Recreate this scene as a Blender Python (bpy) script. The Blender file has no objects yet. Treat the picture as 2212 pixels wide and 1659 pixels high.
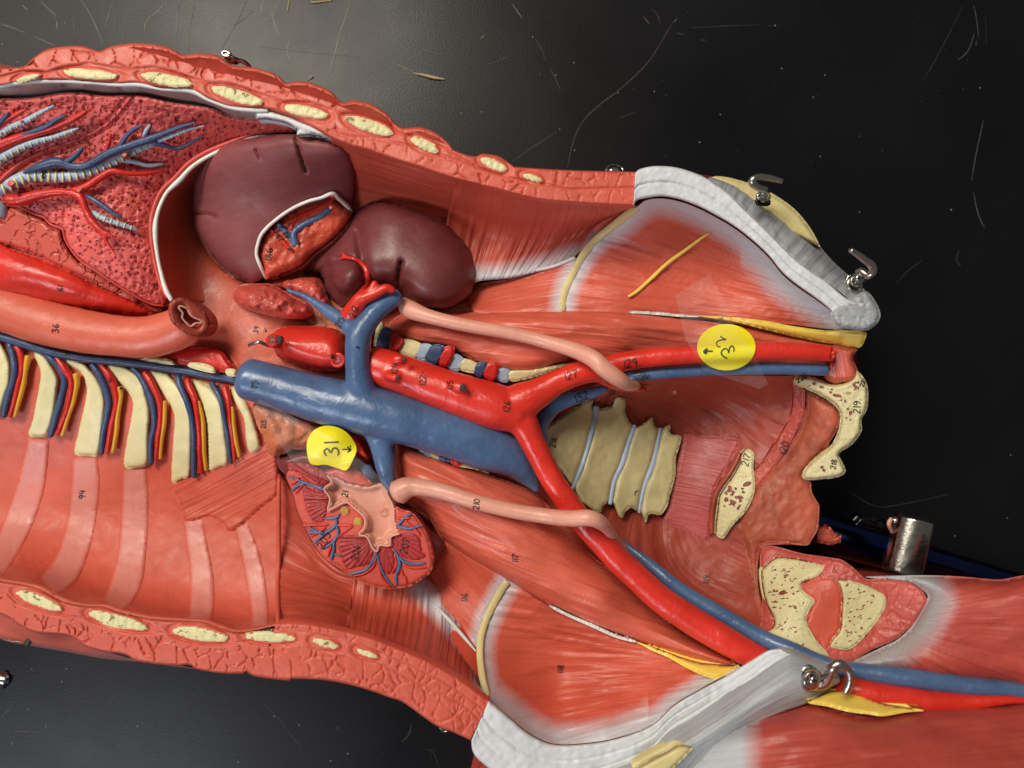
import bpy, math, random
import numpy as np
from mathutils import Vector
from mathutils.geometry import delaunay_2d_cdt
random.seed(7); RNG = np.random.default_rng(7)
SC = bpy.context.scene; COL = SC.collection

# ------------------------------------------------------------------ camera
HC = 0.475                      # camera height above the bench
LENS = 26.0
KP = 36.0 / LENS / 2212.0
cam_d = bpy.data.cameras.new('camera'); cam = bpy.data.objects.new('camera', cam_d); COL.objects.link(cam)
cam.location = (0, 0, HC); cam.rotation_euler = (0, 0, 0)
cam_d.lens = LENS; cam_d.sensor_width = 36; cam_d.clip_start = 0.01; cam_d.clip_end = 20
cam_d.dof.use_dof = True; cam_d.dof.focus_distance = 0.395; cam_d.dof.aperture_fstop = 6.0
SC.camera = cam
# ------------------------------------------------------------------ world + lamps (indoor, ceiling panels)
w = bpy.data.worlds.new("World"); SC.world = w; w.use_nodes = True
bg = w.node_tree.nodes['Background']; bg.inputs[0].default_value = (1.0, 0.98, 0.95, 1); bg.inputs[1].default_value = 0.125
def area(name, loc, target, sx, sy, power, col):
    l = bpy.data.lights.new(name, 'AREA'); l.shape = 'RECTANGLE'; l.size = sx; l.size_y = sy; l.energy = power; l.color = col
    o = bpy.data.objects.new(name, l); COL.objects.link(o); o.location = loc
    o.rotation_euler = (Vector(target) - Vector(loc)).to_track_quat('-Z', 'Y').to_euler(); return o
area('ceiling_panel_light', (-0.72, 0.92, 1.70), (0.02, 0, 0.05), 0.85, 0.38, 31, (1.0, 0.92, 0.79))
area('ceiling_panel_light', (-1.9, 0.75, 1.9), (0, 0, 0.05), 0.8, 1.2, 14, (1.0, 0.93, 0.82))
area('window_light', (-1.35, -1.5, 1.7), (0, 0, 0.05), 0.8, 0.7, 21, (0.86, 0.90, 1.0))
SC.view_settings.view_transform = 'Standard'; SC.view_settings.look = 'None'; SC.view_settings.gamma = 1
SC.view_settings.exposure = 0.0
SC.cycles.max_bounces = 6; SC.cycles.transparent_max_bounces = 8

# ------------------------------------------------------------------ coordinates
TO = {c: (553.0 * (i % 4), 414.75 * (i // 4)) for i, c in enumerate('ABCDEFGHIJKLMNOP')}
def T(t, *p):
    """points noted in a quarter-frame tile -> frame units (2212 wide)"""
    ox, oy = TO[t]; out = []
    for q in p: out.append((ox + q[0] / 4.0, oy + q[1] / 4.0) + tuple(r if i else r / 4.0 for i, r in enumerate(q[2:])))
    return out
def W(x, y, z):
    d = (HC - z) * KP
    return (x - 1106.0) * d, (829.5 - y) * d, z
def WN(x, y, z):
    d = (HC - z) * KP
    return np.stack([(x - 1106.0) * d, (829.5 - y) * d, z], -1)

# ------------------------------------------------------------------ smooth depth field of the hollow
CP = np.array([
 (-40,150,.112),(200,190,.105),(500,230,.105),(750,290,.105),(1000,390,.103),(1300,430,.084),(1380,400,.108),
 (0,350,.086),(200,350,.084),(350,300,.086),(500,270,.092),(250,500,.080),(330,560,.074),
 (430,450,.050),(420,620,.054),(520,420,.048),(600,640,.056),(520,720,.062),(450,790,.058),
 (0,520,.072),(0,620,.066),(200,700,.060),(330,720,.056),(0,800,.058),(200,800,.056),(400,850,.060),(520,880,.064),
 (0,1000,.040),(200,1020,.036),(400,1080,.040),(520,1050,.050),(0,1150,.034),(200,1200,.038),(400,1250,.044),(560,1200,.050),
 (0,1250,.060),(100,1290,.072),(260,1320,.070),(450,1345,.068),(590,1330,.064),
 (700,450,.040),(900,500,.038),(800,640,.050),(1000,620,.046),(1100,520,.052),(1120,640,.062),
 (600,760,.060),(800,760,.062),(800,880,.060),(950,860,.064),(1100,900,.066),
 (950,700,.070),(1150,720,.074),(1350,720,.076),(1600,735,.080),(1800,740,.082),
 (1250,600,.066),(1320,500,.070),(1450,460,.086),(1450,580,.068),(1600,600,.070),(1700,600,.084),(1750,680,.086),(1850,700,.095),
 (1240,900,.050),(1280,1000,.040),(1330,950,.034),(1420,1000,.030),(1450,880,.030),(1560,860,.034),(1700,860,.055),
 (1500,1050,.034),(1590,1070,.048),(1650,900,.046),(1720,1000,.058),(1800,900,.075),(1850,900,.075),(1700,1120,.056),(1750,1150,.055),
 (1380,1130,.034),(1450,1200,.038),(1560,1250,.044),(1620,1330,.062),(1350,1180,.046),
 (720,1000,.052),(800,1150,.045),(650,1250,.052),(780,1330,.070),(900,1320,.052),(1000,1270,.058),(1000,1400,.080),
 (900,1020,.066),(1000,1100,.070),(1150,1180,.072),(1300,1300,.074),(1500,1420,.084),
 (1080,1400,.070),(1200,1400,.060),(1200,1500,.064),(1350,1480,.072),(1100,1540,.095),(1300,1570,.095),(1500,1460,.092),
 (1700,1300,.080),(1800,1330,.084),(1900,1330,.086),(2000,1350,.100),(2200,1350,.112),(1800,1200,.078),
 (1750,1420,.090),(1900,1470,.098),(2200,1490,.112),(1700,1600,.125),(1900,1600,.140),(2200,1600,.140),(1650,1500,.112),
 (800,1400,.098),(1000,1480,.100),(1060,1600,.100),(1500,1640,.105),(1300,1640,.090)], float)
def _tps(r2): return np.where(r2 > 0, r2 * np.log(r2 + 1e-12), 0)
_c = CP[:, :2] / 500.0; _n = len(_c)
_A = np.zeros((_n + 3, _n + 3)); _A[:_n, :_n] = _tps(((_c[:, None] - _c[None]) ** 2).sum(-1)) + np.eye(_n) * 0.02
_A[:_n, _n] = 1; _A[:_n, _n + 1:] = _c; _A[_n, :_n] = 1; _A[_n + 1:, :_n] = _c.T
_wt = np.linalg.solve(_A, np.concatenate([CP[:, 2], [0, 0, 0]]))
def ZB(x, y):
    p = np.stack([np.ravel(x), np.ravel(y)], -1) / 500.0; out = np.empty(len(p))
    for s in range(0, len(p), 20000):
        q = p[s:s + 20000]; out[s:s + 20000] = _tps(((q[:, None] - _c[None]) ** 2).sum(-1)) @ _wt[:_n] + _wt[_n] + q @ _wt[_n + 1:]
    return np.clip(out, .02, .17).reshape(np.shape(x))
def zb1(x, y): return float(ZB(np.array([x]), np.array([y]))[0])

# ------------------------------------------------------------------ noise / geometry helpers (numpy)
def _h(ix, iy, s): 
    v = np.sin(ix * 127.1 + iy * 311.7 + s * 74.7) * 43758.5453
    return v - np.floor(v)
def vnoise(x, y, s=0):
    ix = np.floor(x); iy = np.floor(y); fx = x - ix; fy = y - iy; fx = fx * fx * (3 - 2 * fx); fy = fy * fy * (3 - 2 * fy)
    return (_h(ix, iy, s) * (1 - fx) + _h(ix + 1, iy, s) * fx) * (1 - fy) + (_h(ix, iy + 1, s) * (1 - fx) + _h(ix + 1, iy + 1, s) * fx) * fy
def fbm(x, y, s=0): return vnoise(x, y, s) * .55 + vnoise(x * 2.1, y * 2.1, s + 3) * .3 + vnoise(x * 4.3, y * 4.3, s + 7) * .15
def ridge(u, v, sv): n = vnoise(u * .75 + 9, v * sv + .8 * fbm(u * .9, v * .9, 2), 17); m = vnoise(u * 1.1, v * sv * 1.9, 23); return (1 - np.abs(2 * n - 1)) ** 2 + .5 * (1 - np.abs(2 * m - 1)) ** 2 - .5
def sm(t): t = np.clip(t, 0, 1); return t * t * (3 - 2 * t)
def cr(pts, step=6.0, closed=False):
    """Catmull-Rom through points of any dimension, resampled at an even spacing (measured in the first two)"""
    P = np.array(pts, float)
    if len(P) == 2 and not closed:
        n = max(2, int(np.hypot(*(P[1] - P[0])[:2]) / step) + 1); t = np.linspace(0, 1, n)[:, None]; return P[0] * (1 - t) + P[1] * t
    if closed: Q = np.vstack([P[-1], P, P[0], P[1]])
    else: Q = np.vstack([2 * P[0] - P[1], P, 2 * P[-1] - P[-2]])
    out = []
    for i in range(1, len(Q) - 2):
        t = np.linspace(0, 1, 12, endpoint=False)[:, None]; a, b, c, d = Q[i - 1], Q[i], Q[i + 1], Q[i + 2]
        out.append(.5 * (2 * b + (c - a) * t + (2 * a - 5 * b + 4 * c - d) * t ** 2 + (3 * b - a - 3 * c + d) * t ** 3))
    out = np.vstack(out + ([P[:1]] if closed else [P[-1:]]))
    L = np.concatenate([[0], np.cumsum(np.hypot(*np.diff(out[:, :2], axis=0).T))])
    n = max(3, int(L[-1] / step) + 1); s = np.linspace(0, L[-1], n)
    R = np.stack([np.interp(s, L, out[:, k]) for k in range(out.shape[1])], -1)
    return R[:-1] if closed else R
def crn(pts, n):
    R = cr(pts, 3.0); L = np.concatenate([[0], np.cumsum(np.hypot(*np.diff(R[:, :2], axis=0).T))])
    return np.stack([np.interp(np.linspace(0, L[-1], n), L, R[:, k]) for k in range(R.shape[1])], -1)
def inside(x, y, poly):
    r = np.zeros(np.shape(x), bool); P = np.asarray(poly)[:, :2]; Q = np.roll(P, -1, 0)
    for (x1, y1), (x2, y2) in zip(P, Q):
        if y1 == y2: continue
        c = ((y1 > y) != (y2 > y)) & (x < (x2 - x1) * (y - y1) / (y2 - y1) + x1); r ^= c
    return r
def dseg(x, y, pts, closed=False):
    P = np.asarray(pts, float)[:, :2]; Q = np.roll(P, -1, 0) if closed else P[1:]; P = P if closed else P[:-1]
    best = np.full(np.shape(x), 1e9)
    for (x1, y1), (x2, y2) in zip(P, Q):
        dx, dy = x2 - x1, y2 - y1; l = dx * dx + dy * dy + 1e-9
        t = np.clip(((x - x1) * dx + (y - y1) * dy) / l, 0, 1); best = np.minimum(best, np.hypot(x - x1 - t * dx, y - y1 - t * dy))
    return best
def poisson(poly, n=70):
    P = np.asarray(poly)[:, :2]; lo = P.min(0) - 4; hi = P.max(0) + 4; h = (hi - lo).max() / n
    nx, ny = (np.ceil((hi - lo) / h) + 1).astype(int); X, Y = np.meshgrid(lo[0] + np.arange(nx) * h, lo[1] + np.arange(ny) * h)
    m = inside(X, Y, P); f = np.zeros_like(X)
    for _ in range(1400):
        g = np.zeros_like(f); g[1:-1, 1:-1] = (f[:-2, 1:-1] + f[2:, 1:-1] + f[1:-1, :-2] + f[1:-1, 2:]) / 4 + 1e-3; f = np.where(m, g, 0)
    f = np.sqrt(f / f.max())
    def F(x, y):
        u = np.clip((x - lo[0]) / h, 0, nx - 1.001); v = np.clip((y - lo[1]) / h, 0, ny - 1.001); i = u.astype(int); j = v.astype(int); a = u - i; b = v - j
        return (f[j, i] * (1 - a) + f[j, i + 1] * a) * (1 - b) + (f[j + 1, i] * (1 - a) + f[j + 1, i + 1] * a) * b
    return F

# ------------------------------------------------------------------ object helpers
def raw(name, V, F, mat, parent=None, uv=None, fade=None, smooth=True):
    me = bpy.data.meshes.new(name); me.from_pydata([tuple(v) for v in V], [], [tuple(int(i) for i in f) for f in F]); me.update()
    if uv is not None:
        l = me.uv_layers.new(name='UVMap'); idx = np.empty(len(me.loops), int); me.loops.foreach_get('vertex_index', idx)
        l.data.foreach_set('uv', np.asarray(uv, float)[idx].ravel())
    if fade is not None:
        a = me.attributes.new('fade', 'FLOAT', 'POINT'); a.data.foreach_set('value', np.asarray(fade, float))
    if smooth: me.polygons.foreach_set('use_smooth', np.ones(len(me.polygons), bool))
    me.materials.append(mat)
    o = bpy.data.objects.new(name, me); COL.objects.link(o)
    if parent is not None: o.parent = parent
    return o
def thing(name, label, cat, group=None, loc=(0, 0, 0)):
    o = bpy.data.objects.new(name, None); COL.objects.link(o); o.location = loc; o['label'] = label; o['category'] = cat
    if group: o['group'] = group
    return o
def tag(o, label, cat, group=None):
    o['label'] = label; o['category'] = cat
    if group: o['group'] = group
    return o
def relief(name, outline, mat, parent, step=7, z=0.0, H=0.0, R=None, infl=False, skirt=.006, ang=0, uvf=None, fade=None, mod=None, curved=True, abs_z=False, detail=None, rid=None):
    """a moulded patch: outline in frame units, height = depth field (or abs z) + z + rounded or inflated relief H"""
    B = cr(outline, step, True) if curved else None
    if not curved:
        o = np.array(outline, float); o = np.vstack([o, o[:1]]); B = np.vstack([cr(o[i:i + 2], step)[:-1] for i in range(len(o) - 1)])
    B = B[:, :2]; lo = B.min(0); hi = B.max(0)
    gx, gy = np.meshgrid(np.arange(lo[0], hi[0], step), np.arange(lo[1], hi[1], step * .87)); gx = gx + (np.arange(gx.shape[0]) % 2)[:, None] * step * .5
    gx = gx.ravel(); gy = gy.ravel(); k = inside(gx, gy, B); gx = gx[k]; gy = gy[k]
    if len(gx):
        d = dseg(gx, gy, B, True); k = d > step * .55; gx = gx[k]; gy = gy[k]; d = d[k]
    nb = len(B); X = np.concatenate([B[:, 0], gx]); Y = np.concatenate([B[:, 1], gy]); D = np.concatenate([np.zeros(nb), d]) if len(gx) else np.zeros(nb)
    vo, eo, fo, *_ = delaunay_2d_cdt([Vector((a, b)) for a, b in zip(X, Y)], [(i, (i + 1) % nb) for i in range(nb)], [], 1, 1e-5)
    if len(vo) != len(X):
        X = np.array([v[0] for v in vo]); Y = np.array([v[1] for v in vo]); D = dseg(X, Y, B, True); D[D < 1e-3] = 0
    F = np.array([f for f in fo if len(f) == 3]); cx = X[F].mean(1); cy = Y[F].mean(1); F = F[inside(cx, cy, B)]
    base = (np.zeros(len(X)) if abs_z else ZB(X, Y)) + (z(X, Y) if callable(z) else z)
    if infl: h = H * poisson(B)(X, Y) * (D > 0)
    elif R: h = H * np.sqrt(np.clip(1 - (1 - np.clip(D / R, 0, 1)) ** 2, 0, 1))
    else: h = np.full(len(X), H)
    if mod is not None: h = mod(X, Y, h, D)
    Z = base + h
    if detail is not None: Z = Z + detail(X, Y, D)
    V = WN(X, Y, Z)
    a = F; cr2 = (X[a[:, 1]] - X[a[:, 0]]) * (Y[a[:, 2]] - Y[a[:, 0]]) - (Y[a[:, 1]] - Y[a[:, 0]]) * (X[a[:, 2]] - X[a[:, 0]])
    F[cr2 > 0] = F[cr2 > 0][:, ::-1]            # frame y runs down, so this makes faces look up
    uv = uvf(X, Y) if uvf else None
    if uv is None:
        c, s = math.cos(math.radians(ang)), math.sin(math.radians(ang)); uv = np.stack([(X * c + Y * s), (-X * s + Y * c)], -1) / 100
    if rid: Z = Z + rid[0] * ridge(uv[:, 0], uv[:, 1], rid[1]) * sm(D / 8); V = WN(X, Y, Z)
    fd = fade(X, Y, D) if fade else None
    faces = [tuple(f) for f in F]
    if skirt:
        bi = [i for i in range(len(X)) if D[i] == 0 and i < nb]
        n0 = len(V); S = V[:nb].copy(); S[:, 2] -= skirt; S[:, :2] *= ((HC - S[:, 2]) / (HC - V[:nb, 2]))[:, None] if skirt > .0125 else 1; V = np.vstack([V, S]); uv = np.vstack([uv, uv[:nb]])
        if fd is not None: fd = np.concatenate([fd, fd[:nb]])
        ar = (B[:, 0] * np.roll(B[:, 1], -1) - np.roll(B[:, 0], -1) * B[:, 1]).sum()
        for i in range(nb):
            j = (i + 1) % nb; faces.append((i, j, n0 + j, n0 + i) if ar < 0 else (j, i, n0 + i, n0 + j))
    return raw(name, V, faces, mat, parent, uv, fd)
def loft(name, curves, mat, parent, nu=60, nv=16, fib='u', fade=None, detail=None, skirt=.004, prof=None, rid=None):
    """patch through several curves; each is (points, z) with z a number, a list along it, or None for the depth field"""
    C = []
    for pts, z in curves:
        R = crn([tuple(p[:2]) for p in pts], nu)
        if z is None: zz = ZB(R[:, 0], R[:, 1])
        elif np.ndim(z): zz = np.interp(np.linspace(0, 1, nu), np.linspace(0, 1, len(z)), z)
        else: zz = np.full(nu, float(z))
        C.append(np.column_stack([R, zz]))
    C = np.array(C); m = len(C); v = np.linspace(0, 1, nv); G = np.zeros((nv, nu, 3))
    if m == 2: G = C[0][None] * (1 - v)[:, None, None] + C[1][None] * v[:, None, None]
    else:
        t = v * (m - 1)
        for a_, tt in enumerate(t):
            i = min(int(tt), m - 2); f = tt - i; p0 = C[max(i - 1, 0)] if i > 0 else 2 * C[0] - C[1]; p3 = C[i + 2] if i + 2 < m else 2 * C[-1] - C[-2]
            p1, p2 = C[i], C[i + 1]; G[a_] = .5 * (2 * p1 + (p2 - p0) * f + (2 * p0 - 5 * p1 + 4 * p2 - p3) * f * f + (3 * p1 - p0 - 3 * p2 + p3) * f ** 3)
    X, Y, Z = G[..., 0], G[..., 1], G[..., 2]
    if prof is not None: Z = Z + prof(np.linspace(0, 1, nu)[None, :], v[:, None])
    mid = G[nv // 2]; L = np.concatenate([[0], np.cumsum(np.hypot(*np.diff(mid[:, :2], axis=0).T))]); wd = np.hypot(*(G[-1] - G[0])[:, :2].T).mean()
    U = np.broadcast_to(L[None] / 100, (nv, nu)); VV = np.broadcast_to(v[:, None] * wd / 100, (nv, nu))
    if detail is not None: Z = Z + detail(X, Y, U * 100, v[:, None] + 0 * X)
    uv = np.stack([U, VV], -1) if fib == 'u' else np.stack([VV, U], -1)
    if rid: Z = Z + rid[0] * ridge(uv[..., 0], uv[..., 1], rid[1]) * sm(v[:, None] / .1) * sm((1 - v[:, None]) / .1)
    V = WN(X, Y, Z).reshape(-1, 3); uv = uv.reshape(-1, 2); fd = fade(X, Y).ravel() if fade else None
    idx = np.arange(nv * nu).reshape(nv, nu); F = np.stack([idx[:-1, :-1], idx[1:, :-1], idx[1:, 1:], idx[:-1, 1:]], -1).reshape(-1, 4)
    q = V[F[len(F) // 2]]; 
    flip = np.cross(q[1] - q[0], q[2] - q[0])[2] < 0
    if flip: F = F[:, ::-1]
    faces = [tuple(f) for f in F]
    if skirt:
        ring = list(idx[0, :]) + list(idx[1:, -1]) + list(idx[-1, -2::-1]) + list(idx[-2:0:-1, 0]); n0 = len(V); S = V[ring].copy(); S[:, 2] -= skirt; S[:, :2] *= ((HC - S[:, 2]) / (HC - V[ring][:, 2]))[:, None] if skirt > .0125 else 1
        V = np.vstack([V, S]); uv = np.vstack([uv, uv[ring]]); fd = np.concatenate([fd, fd[ring]]) if fd is not None else None
        for i in range(len(ring)):
            j = (i + 1) % len(ring); f = (ring[i], ring[j], n0 + j, n0 + i); faces.append(f if not flip else f[::-1])
    return raw(name, V, faces, mat, parent, uv, fd)
def tube_geo(pts, z=None, off=0.0, step=6, seg=14, flat=1.0, lump=0.0, cap=True, rs=1.0):
    P = [tuple(p) for p in pts]; Q = []
    for p in P:
        zz = p[3] if len(p) > 3 else (z if z is not None else zb1(p[0], p[1]) + off)
        Q.append((p[0], p[1], p[2] * rs, zz))
    R = cr(Q, step) ; C = WN(R[:, 0], R[:, 1], R[:, 3]); rad = np.clip(R[:, 2], .4, None) * KP * (HC - R[:, 3]); n = len(C)
    t = np.gradient(C, axis=0); t /= np.linalg.norm(t, axis=1)[:, None] + 1e-12
    up = np.array([0, 0, 1.0]); s = np.cross(t, up); s /= np.linalg.norm(s, axis=1)[:, None] + 1e-9; b = np.cross(s, t)
    rings = []; uvs = []; L = np.concatenate([[0], np.cumsum(np.hypot(*np.diff(R[:, :2], axis=0).T))])
    cc = list(range(n)); extra = []
    def ring(i, f, sh): 
        a = np.linspace(0, 2 * math.pi, seg, endpoint=False); r = rad[i] * f
        rr = r * (1 + (lump * (fbm(a * 1.3 + 5, np.full(seg, L[i] / 18.0)) - .5) if lump else 0))
        return C[i] + t[i] * sh * rad[i] + (np.cos(a) * rr)[:, None] * s[i] + (np.sin(a) * rr * flat)[:, None] * b[i]
    if cap: rings += [ring(0, .35, -.42), ring(0, .75, -.3)]
    for i in cc: rings.append(ring(i, 1, 0))
    if cap: rings += [ring(n - 1, .75, .3), ring(n - 1, .35, .42)]
    V = np.vstack(rings); m = len(rings); F = []
    for i in range(m - 1):
        for j in range(seg): k = (j + 1) % seg; F.append((i * seg + j, i * seg + k, (i + 1) * seg + k, (i + 1) * seg + j))
    F.append(tuple(range(seg))[::-1]); F.append(tuple((m - 1) * seg + j for j in range(seg)))
    ii = np.repeat(np.arange(m), seg); jj = np.tile(np.arange(seg), m); uv = np.stack([np.interp(ii, [0, m - 1], [0, L[-1]]) / 100, jj / seg * rad.mean() / KP / HC * 6.28 / 100], -1)
    return V, F, uv
def tube(name, pts, mat, parent, **k):
    V, F, uv = tube_geo(pts, **k); F = [f[::-1] for f in F]; return raw(name, V, F, mat, parent, uv)
def merged(name, tubes, mat, parent, voxel=.0011, smooth=4, **k):
    """several branches grown together into one skin"""
    Vs, Fs, n = [], [], 0
    for t in tubes:
        kk = dict(k)
        if isinstance(t, tuple) and isinstance(t[1], dict): kk.update(t[1]); t = t[0]
        V, F, _ = tube_geo(t, **kk); Vs.append(V); Fs += [tuple(i + n for i in f[::-1]) for f in F]; n += len(V)
    o = raw(name, np.vstack(Vs), Fs, mat, parent)
    r = o.modifiers.new('remesh', 'REMESH'); r.mode = 'VOXEL'; r.voxel_size = voxel; r.use_smooth_shade = True
    s = o.modifiers.new('smooth', 'SMOOTH'); s.iterations = smooth; s.factor = .6
    return o
def ellipse(cx, cy, a, b, ang=0, n=14, rough=.08, seed=0):
    c, s = math.cos(math.radians(ang)), math.sin(math.radians(ang)); rr = random.Random(seed); out = []
    for i in range(n):
        t = 2 * math.pi * i / n; q = 1 + rr.uniform(-rough, rough); x = a * abs(math.cos(t)) ** .85 * math.copysign(1, math.cos(t)) * q; y = b * math.sin(t) * q
        out.append((cx + x * c - y * s, cy + x * s + y * c))
    return out

# ------------------------------------------------------------------ materials
def lin(h):
    r = [int(h[i:i + 2], 16) / 255 for i in (0, 2, 4)]; return tuple(c / 12.92 if c <= .04045 else ((c + .055) / 1.055) ** 2.4 for c in r) + (1,)
def paint(name, col, rough=.42, fibre=None, lumps=None, streak=0.0, pits=None, cracks=None, white=None, var=.10, spec=.5, brush=(2.5, 22), metal=0.0, coat=0.0, specks=None):
    m = bpy.data.materials.new(name); m.use_nodes = True; N = m.node_tree.nodes; L = m.node_tree.links; P = N['Principled BSDF']
    P.inputs['Roughness'].default_value = rough; P.inputs['Metallic'].default_value = metal; P.inputs['Specular IOR Level'].default_value = spec
    if coat: P.inputs['Coat Weight'].default_value = coat; P.inputs['Coat Roughness'].default_value = .18
    uvn = N.new('ShaderNodeTexCoord'); objc = uvn.outputs['Object']; uv = uvn.outputs['UV']
    def noise(vec, scale, detail=3, rgh=.55, dist=0.0):
        n = N.new('ShaderNodeTexNoise'); n.inputs['Scale'].default_value = scale; n.inputs['Detail'].default_value = detail; n.inputs['Roughness'].default_value = rgh
        n.inputs['Distortion'].default_value = dist; L.new(vec, n.inputs['Vector']); return n.outputs['Fac']
    def stretch(su, sv):
        n = N.new('ShaderNodeVectorMath'); n.operation = 'MULTIPLY'; n.inputs[1].default_value = (su, sv, 1); L.new(uv, n.inputs[0]); return n.outputs[0]
    def mth(op, a, b=None, c=None):
        n = N.new('ShaderNodeMath'); n.operation = op
        for i, q in enumerate((a, b, c)):
            if q is None: continue
            if isinstance(q, (int, float)): n.inputs[i].default_value = q
            else: L.new(q, n.inputs[i])
        return n.outputs[0]
    def mixc(f, a, b):
        n = N.new('ShaderNodeMix'); n.data_type = 'RGBA'
        if isinstance(f, (int, float)): n.inputs[0].default_value = f
        else: L.new(f, n.inputs[0])
        for i, q in ((6, a), (7, b)):
            if isinstance(q, tuple): n.inputs[i].default_value = q
            else: L.new(q, n.inputs[i])
        return n.outputs[2]
    def rng(v, a, b, c=0.0, d=1.0):
        n = N.new('ShaderNodeMapRange'); n.inputs[1].default_value = a; n.inputs[2].default_value = b; n.inputs[3].default_value = c; n.inputs[4].default_value = d; L.new(v, n.inputs[0]); return n.outputs[0]
    c0 = lin(col); dark = tuple(v * (1 - var * 1.6) for v in c0[:3]) + (1,); lite = tuple(min(1, v * (1 + var) + .01) for v in c0[:3]) + (1,)
    color = mixc(rng(noise(objc, 45, 4), .3, .7), dark, lite)
    bumps = []                                             # (height socket, strength distance)
    bumps.append((noise(objc, 420, 3), .00012))
    if fibre:
        su, sv, dist = fibre; f = noise(stretch(su, sv), 1.0, 2, .45, .5); bumps.append((f, dist))
        color = mixc(rng(f, .45, .75, 0, .18), color, tuple(min(1, v * 1.15 + .03) for v in c0[:3]) + (1,))
    if streak:
        f = noise(stretch(brush[0], brush[1]), 1.0, 4, .7, .2); color = mixc(rng(f, .45, .8, 0, streak), color, tuple(min(1, v * 1.1 + .12) for v in c0[:3]) + (1,))
    if lumps: bumps.append((noise(objc, lumps[0], 3, .5, .4), lumps[1]))
    if cracks:
        n = N.new('ShaderNodeTexVoronoi'); n.feature = 'DISTANCE_TO_EDGE'; n.inputs['Scale'].default_value = cracks[0]; n.inputs['Randomness'].default_value = 1
        w1 = N.new('ShaderNodeVectorMath'); w1.operation = 'ADD'; n2 = N.new('ShaderNodeTexNoise'); n2.inputs['Scale'].default_value = 3.5; L.new(uv, n2.inputs['Vector']); L.new(uv, w1.inputs[0])
        sc2 = N.new('ShaderNodeVectorMath'); sc2.operation = 'SCALE'; sc2.inputs['Scale'].default_value = .35; L.new(n2.outputs['Color'], sc2.inputs[0]); L.new(sc2.outputs[0], w1.inputs[1]); L.new(w1.outputs[0], n.inputs['Vector'])
        mask = rng(noise(uv, 5, 2), .42, .52); bumps.append((mth('SUBTRACT', 1, mth('MULTIPLY', mask, rng(n.outputs['Distance'], .0, .09, 1, 0))), cracks[1]))
    if pits:
        hs = []
        for sc_, off in ((pits[0], 0.0), (pits[0] * .62, 3.7)):
            n = N.new('ShaderNodeTexVoronoi'); n.inputs['Scale'].default_value = sc_; n.inputs['Randomness'].default_value = 1
            ad = N.new('ShaderNodeVectorMath'); ad.operation = 'ADD'; ad.inputs[1].default_value = (off, off, 0); nn = N.new('ShaderNodeTexNoise'); nn.inputs['Scale'].default_value = 14
            L.new(uv, nn.inputs['Vector']); s3 = N.new('ShaderNodeVectorMath'); s3.operation = 'SCALE'; s3.inputs['Scale'].default_value = .06; L.new(nn.outputs['Color'], s3.inputs[0]); L.new(s3.outputs[0], ad.inputs[0])
            a2 = N.new('ShaderNodeVectorMath'); a2.operation = 'ADD'; L.new(uv, a2.inputs[0]); L.new(ad.outputs[0], a2.inputs[1]); L.new(a2.outputs[0], n.inputs['Vector'])
            keep = rng(noise(uv, 9, 2), .46, .56) if off else rng(noise(uv, 6, 2), .30, .44)
            hs.append(mth('MULTIPLY', rng(n.outputs['Distance'], .12, .27, 1, 0), keep))
        p = mth('MAXIMUM', hs[0], hs[1]); color = mixc(mth('MULTIPLY', p, .75), color, lin(pits[2])); bumps.append((mth('SUBTRACT', 1, p), pits[1]))
    if specks:
        n = noise(objc, specks[0], 3, .6); n2 = noise(objc, specks[0] * .22, 1); f = mth('MULTIPLY', rng(n, specks[2], specks[2] + .03), rng(n2, .5, .56)); color = mixc(f, color, lin(specks[1])); bumps.append((mth('SUBTRACT', 1, f), .0008))
    if white:
        at = N.new('ShaderNodeAttribute'); at.attribute_name = 'fade'; f = noise(stretch(1.2, 12), 1.0, 4, .7)
        g = rng(mth('ADD', at.outputs['Fac'], mth('MULTIPLY', mth('SUBTRACT', f, .5), .32)), .15, .85); g2 = mth('MULTIPLY', g, rng(at.outputs['Fac'], 0, .12)); color = mixc(g2, color, lin(white))
    fl = N.new('ShaderNodeTexVoronoi'); fl.inputs['Scale'].default_value = 150; L.new(objc, fl.inputs['Vector'])
    if not metal: color = mixc(mth('MULTIPLY', rng(fl.outputs['Distance'], .045, .06, .7, 0), rng(noise(objc, 30, 1), .5, .56)), color, tuple(v * .25 for v in c0[:3]) + (1,)); color = mixc(rng(noise(objc, 14, 4, .65), .62, .78, 0, .22), color, tuple(v * .72 for v in c0[:3]) + (1,))
    L.new(color, P.inputs['Base Color'])
    L.new(rng(noise(objc, 160, 3), .3, .7, rough - .07, rough + .10), P.inputs['Roughness'])
    prev = None
    for h, d in bumps:
        b = N.new('ShaderNodeBump'); b.inputs['Strength'].default_value = 1; b.inputs['Distance'].default_value = d; L.new(h, b.inputs['Height'])
        if prev is not None: L.new(prev, b.inputs['Normal'])
        prev = b.outputs['Normal']
    L.new(prev, P.inputs['Normal']); return m
FB = (0.55, 9, .0011)
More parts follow.
